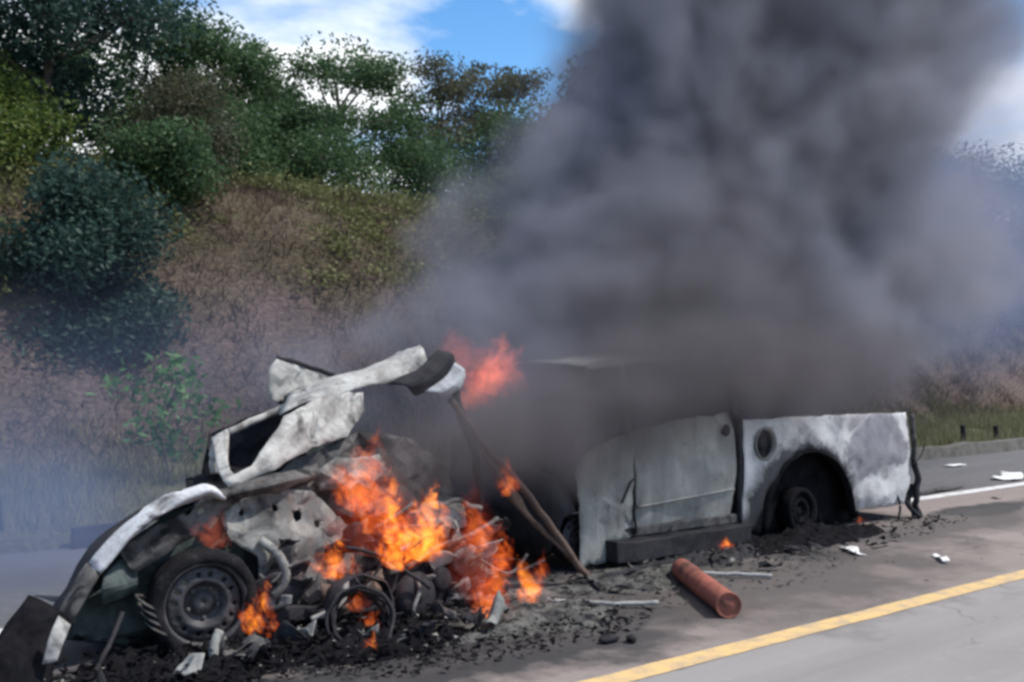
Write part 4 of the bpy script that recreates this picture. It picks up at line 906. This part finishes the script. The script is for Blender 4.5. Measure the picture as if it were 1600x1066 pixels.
flame(3.50, 5.66, .18, .24, .14, .12, F_red, 'small red flame inside the wire hoops', (10, 0))
flame(3.56, 5.62, .07, .22, .14, .12, F_red, 'low red flame under the car engine', (30, 0))
flame(3.38, 5.36, .01, .16, .12, .12, F_hot, 'tiny orange flame on the rubble in front of the wire hoops', (20, 0))
flame(4.98, 6.62, 1.34, .36, .34, .66, F_pink, 'pinkish flame above the folded roof end, veiled by smoke', (52, 0))
flame(5.45, 6.85, 1.42, .66, .40, .44, F_pink, 'broad pinkish flame trailing into the smoke behind the folded roof', (15, 0))
flame(5.2, 6.9, 1.62, .50, .36, .30, F_veil, 'dim red glow of fire at the top of the pinkish flames', (-20, 0))
flame(3.72, 5.84, .46, .80, .34, .55, F_veil, 'soft red fire glowing around the bright flames on the engine', (8, 0))
flame(4.55, 5.80, .06, .50, .30, .72, F_veil, 'soft red fire between the gearbox and the ash', (-4, 0))
flame(4.98, 6.05, .72, .22, .18, .26, F_red, 'dim red flame beside the bent bar', (0, 0))
flame(7.62, 6.24, .04, .26, .16, .10, F_hot, 'small bright flame on the ground beside the truck side step', (0, 0))
flame(9.72, 6.26, .08, .22, .12, .06, F_red, 'dim ember flame under the truck rear wheel', (0, 0))

# ------------------------------------------------------------------ smoke (voxel fog built by geometry nodes)
def smoke_mat(name, color, absorb, dens, aniso=0.1):
    m = bpy.data.materials.new(name); m.use_nodes = True; nt = m.node_tree; nt.nodes.clear()
    out = nt.nodes.new('ShaderNodeOutputMaterial'); pv = nt.nodes.new('ShaderNodeVolumePrincipled')
    pv.inputs['Color'].default_value = (*color, 1); pv.inputs['Density'].default_value = dens
    pv.inputs['Anisotropy'].default_value = aniso; pv.inputs['Absorption Color'].default_value = (*absorb, 1)
    nt.links.new(pv.outputs[0], out.inputs['Volume']); return m
def smoke(name, blobs, lo, hi, vox, mat, label, gain=1.0, thr=0.12, nscale=0.55, warp=0.9, contrast=1.5, detail=5, billow=1.0):
    ng = bpy.data.node_groups.new(name + '_field', 'GeometryNodeTree')
    ng.interface.new_socket('Geometry', in_out='INPUT', socket_type='NodeSocketGeometry')
    ng.interface.new_socket('Geometry', in_out='OUTPUT', socket_type='NodeSocketGeometry')
    n, l = ng.nodes, ng.links
    def put(sock, v):
        if hasattr(v, 'is_linked'): l.new(v, sock)
        else: sock.default_value = v
    def ma(op, a, b=None, c=None):
        q = n.new('ShaderNodeMath'); q.operation = op
        for i, v in enumerate((a, b, c)):
            if v is not None: put(q.inputs[i], v)
        return q.outputs[0]
    def vm(op, a, b=None, c=None, out=0):
        q = n.new('ShaderNodeVectorMath'); q.operation = op
        for i, v in enumerate((a, b, c)):
            if v is not None: put(q.inputs[i], v)
        return q.outputs[out]
    def nse(v, sc, det, rough=.55, dist=0.0):
        q = n.new('ShaderNodeTexNoise'); put(q.inputs['Vector'], v); q.inputs['Scale'].default_value = sc; q.inputs['Detail'].default_value = det
        q.inputs['Roughness'].default_value = rough; q.inputs['Distortion'].default_value = dist; return q
    pos = n.new('GeometryNodeInputPosition').outputs[0]
    w = nse(pos, nscale, detail, .55)
    wv = vm('SUBTRACT', w.outputs[1], (0.5, 0.5, 0.5))
    wp = vm('MULTIPLY_ADD', wv, (warp * 2, warp * 2, warp * 2), pos)
    total = None
    for (cx, cyy, cz, rx, ry, rz, wt) in blobs:
        d = vm('MULTIPLY', vm('SUBTRACT', wp, (cx, cyy, cz)), (1 / rx, 1 / ry, 1 / rz))
        e = ma('EXPONENT', ma('MULTIPLY', vm('DOT_PRODUCT', d, d, out=1), -1.0))
        total = ma('MULTIPLY', e, wt) if total is None else ma('MULTIPLY_ADD', e, wt, total)
    f = nse(vm('ADD', wp, (13.0, 4.0, 2.0)), nscale * 1.9, detail, .6).outputs[0]
    f2 = nse(vm('ADD', wp, (3.0, 14.0, 7.0)), nscale * 1.5, detail, .5).outputs[0]
    lobes = ma('MULTIPLY_ADD', ma('ABSOLUTE', ma('SUBTRACT', f2, 0.5)), 7.5 * billow, 1.0 - 0.62 * billow)
    mod = ma('MULTIPLY', lobes, ma('MAXIMUM', ma('MULTIPLY_ADD', ma('SUBTRACT', f, 0.5), contrast * 2.2, 1.0), 0.05))
    den = ma('MULTIPLY', ma('MAXIMUM', ma('SUBTRACT', ma('MULTIPLY', total, mod), thr), 0.0), gain)
    vc = n.new('GeometryNodeVolumeCube'); put(vc.inputs['Density'], den); vc.inputs['Background'].default_value = 0.0
    vc.inputs['Min'].default_value = lo; vc.inputs['Max'].default_value = hi
    for k, a in enumerate('XYZ'): vc.inputs['Resolution ' + a].default_value = max(8, int((hi[k] - lo[k]) / vox))
    sm = n.new('GeometryNodeSetMaterial'); sm.inputs['Material'].default_value = mat
    go = n.new('NodeGroupOutput'); n.new('NodeGroupInput')
    l.new(vc.outputs[0], sm.inputs['Geometry']); l.new(sm.outputs[0], go.inputs[0])
    me = bpy.data.meshes.new(name); o = bpy.data.objects.new(name, me); col.objects.link(o)
    me.materials.append(mat)
    mod_ = o.modifiers.new('fog', 'NODES'); mod_.node_group = ng
    tag(o, label, 'smoke', kind='stuff'); return o
S_dark = smoke_mat('dense_dark_smoke', (0.375, 0.38, 0.455), (0, 0, 0), 1.0)
S_thin = smoke_mat('thin_smoke_with_blue_shade', (0.26, 0.34, 0.56), (0, 0, 0), 1.0)  # blue deepened so this smoke also colours in shade over the left road
S_black = smoke_mat('blackish_brown_smoke', (0.225, 0.212, 0.228), (0, 0, 0), 1.0)
plume = [  # x, y, z, radii, weight
    (6.3, 7.2, 1.35, 0.8, 0.55, 0.45, 2.2), (7.2, 7.4, 1.6, 0.9, 0.6, 0.5, 2.2),
    (7.8, 7.6, 2.1, 1.0, 0.8, 0.6, 2.4), (8.6, 7.8, 2.6, 1.1, 1.0, 0.8, 2.6), (9.4, 8.0, 3.4, 1.2, 1.1, 1.0, 2.8),
    (10.4, 8.2, 4.4, 1.5, 1.3, 1.1, 2.6), (11.5, 8.4, 5.6, 1.8, 1.5, 1.3, 2.4), (12.6, 8.6, 7.0, 2.2, 1.8, 1.6, 2.2), (13.4, 8.8, 8.8, 2.2, 2.1, 2.0, 2.0),
    (8.7, 7.9, 4.7, 0.9, 0.9, 1.0, 1.3), (9.6, 8.1, 6.4, 1.2, 1.2, 1.5, 1.5), (9.0, 8.0, 5.6, .9, .9, .9, 1.0),
    (9.0, 7.3, 1.65, 0.9, 0.55, 0.4, 1.6), (10.2, 7.4, 1.8, 0.9, 0.6, 0.5, 1.4), (11.2, 7.7, 2.3, 1.2, 0.9, 0.7, 1.2), (12.6, 8.2, 2.9, 1.7, 1.2, 1.0, 1.0),
    (14.6, 8.8, 2.7, 2.0, 1.5, 0.9, 0.75), (16.8, 9.4, 3.6, 2.4, 1.8, 1.2, 0.5), (19.5, 10.0, 4.0, 2.8, 2.0, 1.4, 0.34), (13.2, 8.6, 4.4, 1.6, 1.3, 1.1, 0.9), (14.4, 9.0, 5.4, 1.5, 1.3, 1.1, .5),
    # shoulder of smoke leaning over the bank
    (7.5, 8.3, 3.0, 0.85, 0.9, 0.75, 1.3), (6.7, 8.4, 2.4, 0.85, 0.9, 0.6, 1.0), (5.9, 8.5, 1.9, 0.9, 0.9, 0.5, 0.7), (8.0, 8.3, 3.7, .75, .8, .7, 1.1), (5.2, 8.7, 1.5, .9, .9, .45, .45),
]
smoke('smoke', plume, (2.6, 5.2, 0.5), (23, 13, 11.5), 0.10, S_dark, 'dense dark grey smoke plume rising from the truck', gain=1.7, nscale=.62, warp=.75, contrast=1.8, thr=.24)
cab_smoke = [  # rolling out of the cab windows and the car towards the road
    (4.5, 6.08, 1.20, 0.42, 0.24, 0.24, 2.0), (4.12, 5.86, 1.14, 0.36, 0.2, 0.18, 1.7), (4.95, 6.05, 1.08, .45, .28, .26, 2.4),
    (5.5, 6.25, 1.15, 0.55, 0.32, 0.30, 3.0), (6.15, 6.25, 1.34, 0.6, 0.34, 0.32, 3.6), (6.9, 6.25, 1.52, 0.6, 0.36, 0.32, 3.6), (7.6, 6.28, 1.60, 0.6, 0.36, 0.34, 3.6),
    (8.3, 6.35, 1.60, 0.6, 0.36, 0.34, 3.4), (9.0, 6.45, 1.60, 0.6, 0.40, 0.34, 2.6), (9.8, 6.6, 1.62, 0.7, 0.45, 0.36, 2.2), (10.7, 6.8, 1.70, 0.8, 0.5, 0.40, 1.4),
    (7.4, 6.9, 2.1, 1.0, .6, .5, 2.0), (8.6, 7.2, 2.6, 1.0, .7, .7, 1.6), (9.6, 7.4, 3.6, 1.0, .7, .9, 1.2), (10.6, 7.4, 4.7, 1.2, .8, .9, 1.0), (11.6, 7.6, 5.6, 1.2, .8, .8, .7)]
smoke('cab_smoke', cab_smoke, (3.2, 5.2, 0.6), (13.5, 8.6, 7.2), 0.09, S_black, 'blackish brown smoke rolling out of the truck cab over its door', gain=1.0, nscale=.9, warp=.4, contrast=1.9, billow=.6)
drift = [(3.0, 11.8, 1.2, 3.0, 2.0, 1.0, 0.16), (7.5, 12.0, 1.6, 4.0, 2.4, 1.2, 0.10), (13.0, 11.5, 2.6, 3.0, 2.4, 2.0, 0.28), (17.5, 11.5, 4.2, 5.0, 2.5, 1.7, 0.32), (24, 13, 3.8, 6.0, 3.0, 2.2, 0.26), (24, 12.5, 8, 7.0, 3.0, 3.0, .22), (1.2, 9.4, .4, 2.4, 1.8, .5, .55), (1.3, 8.1, .3, 1.6, .9, .4, .8)]  # low blobs at the end stand in for blue shade on the left road
smoke('drifting_smoke_and_shade', drift, (-4, 6.9, 0.02), (36, 17, 12), 0.35, S_thin, 'thin bluish smoke drifting over the bank and standing in for blue shade on the road', gain=0.6, thr=0.03, nscale=0.45, warp=1.0, contrast=1.6, detail=4, billow=.5)
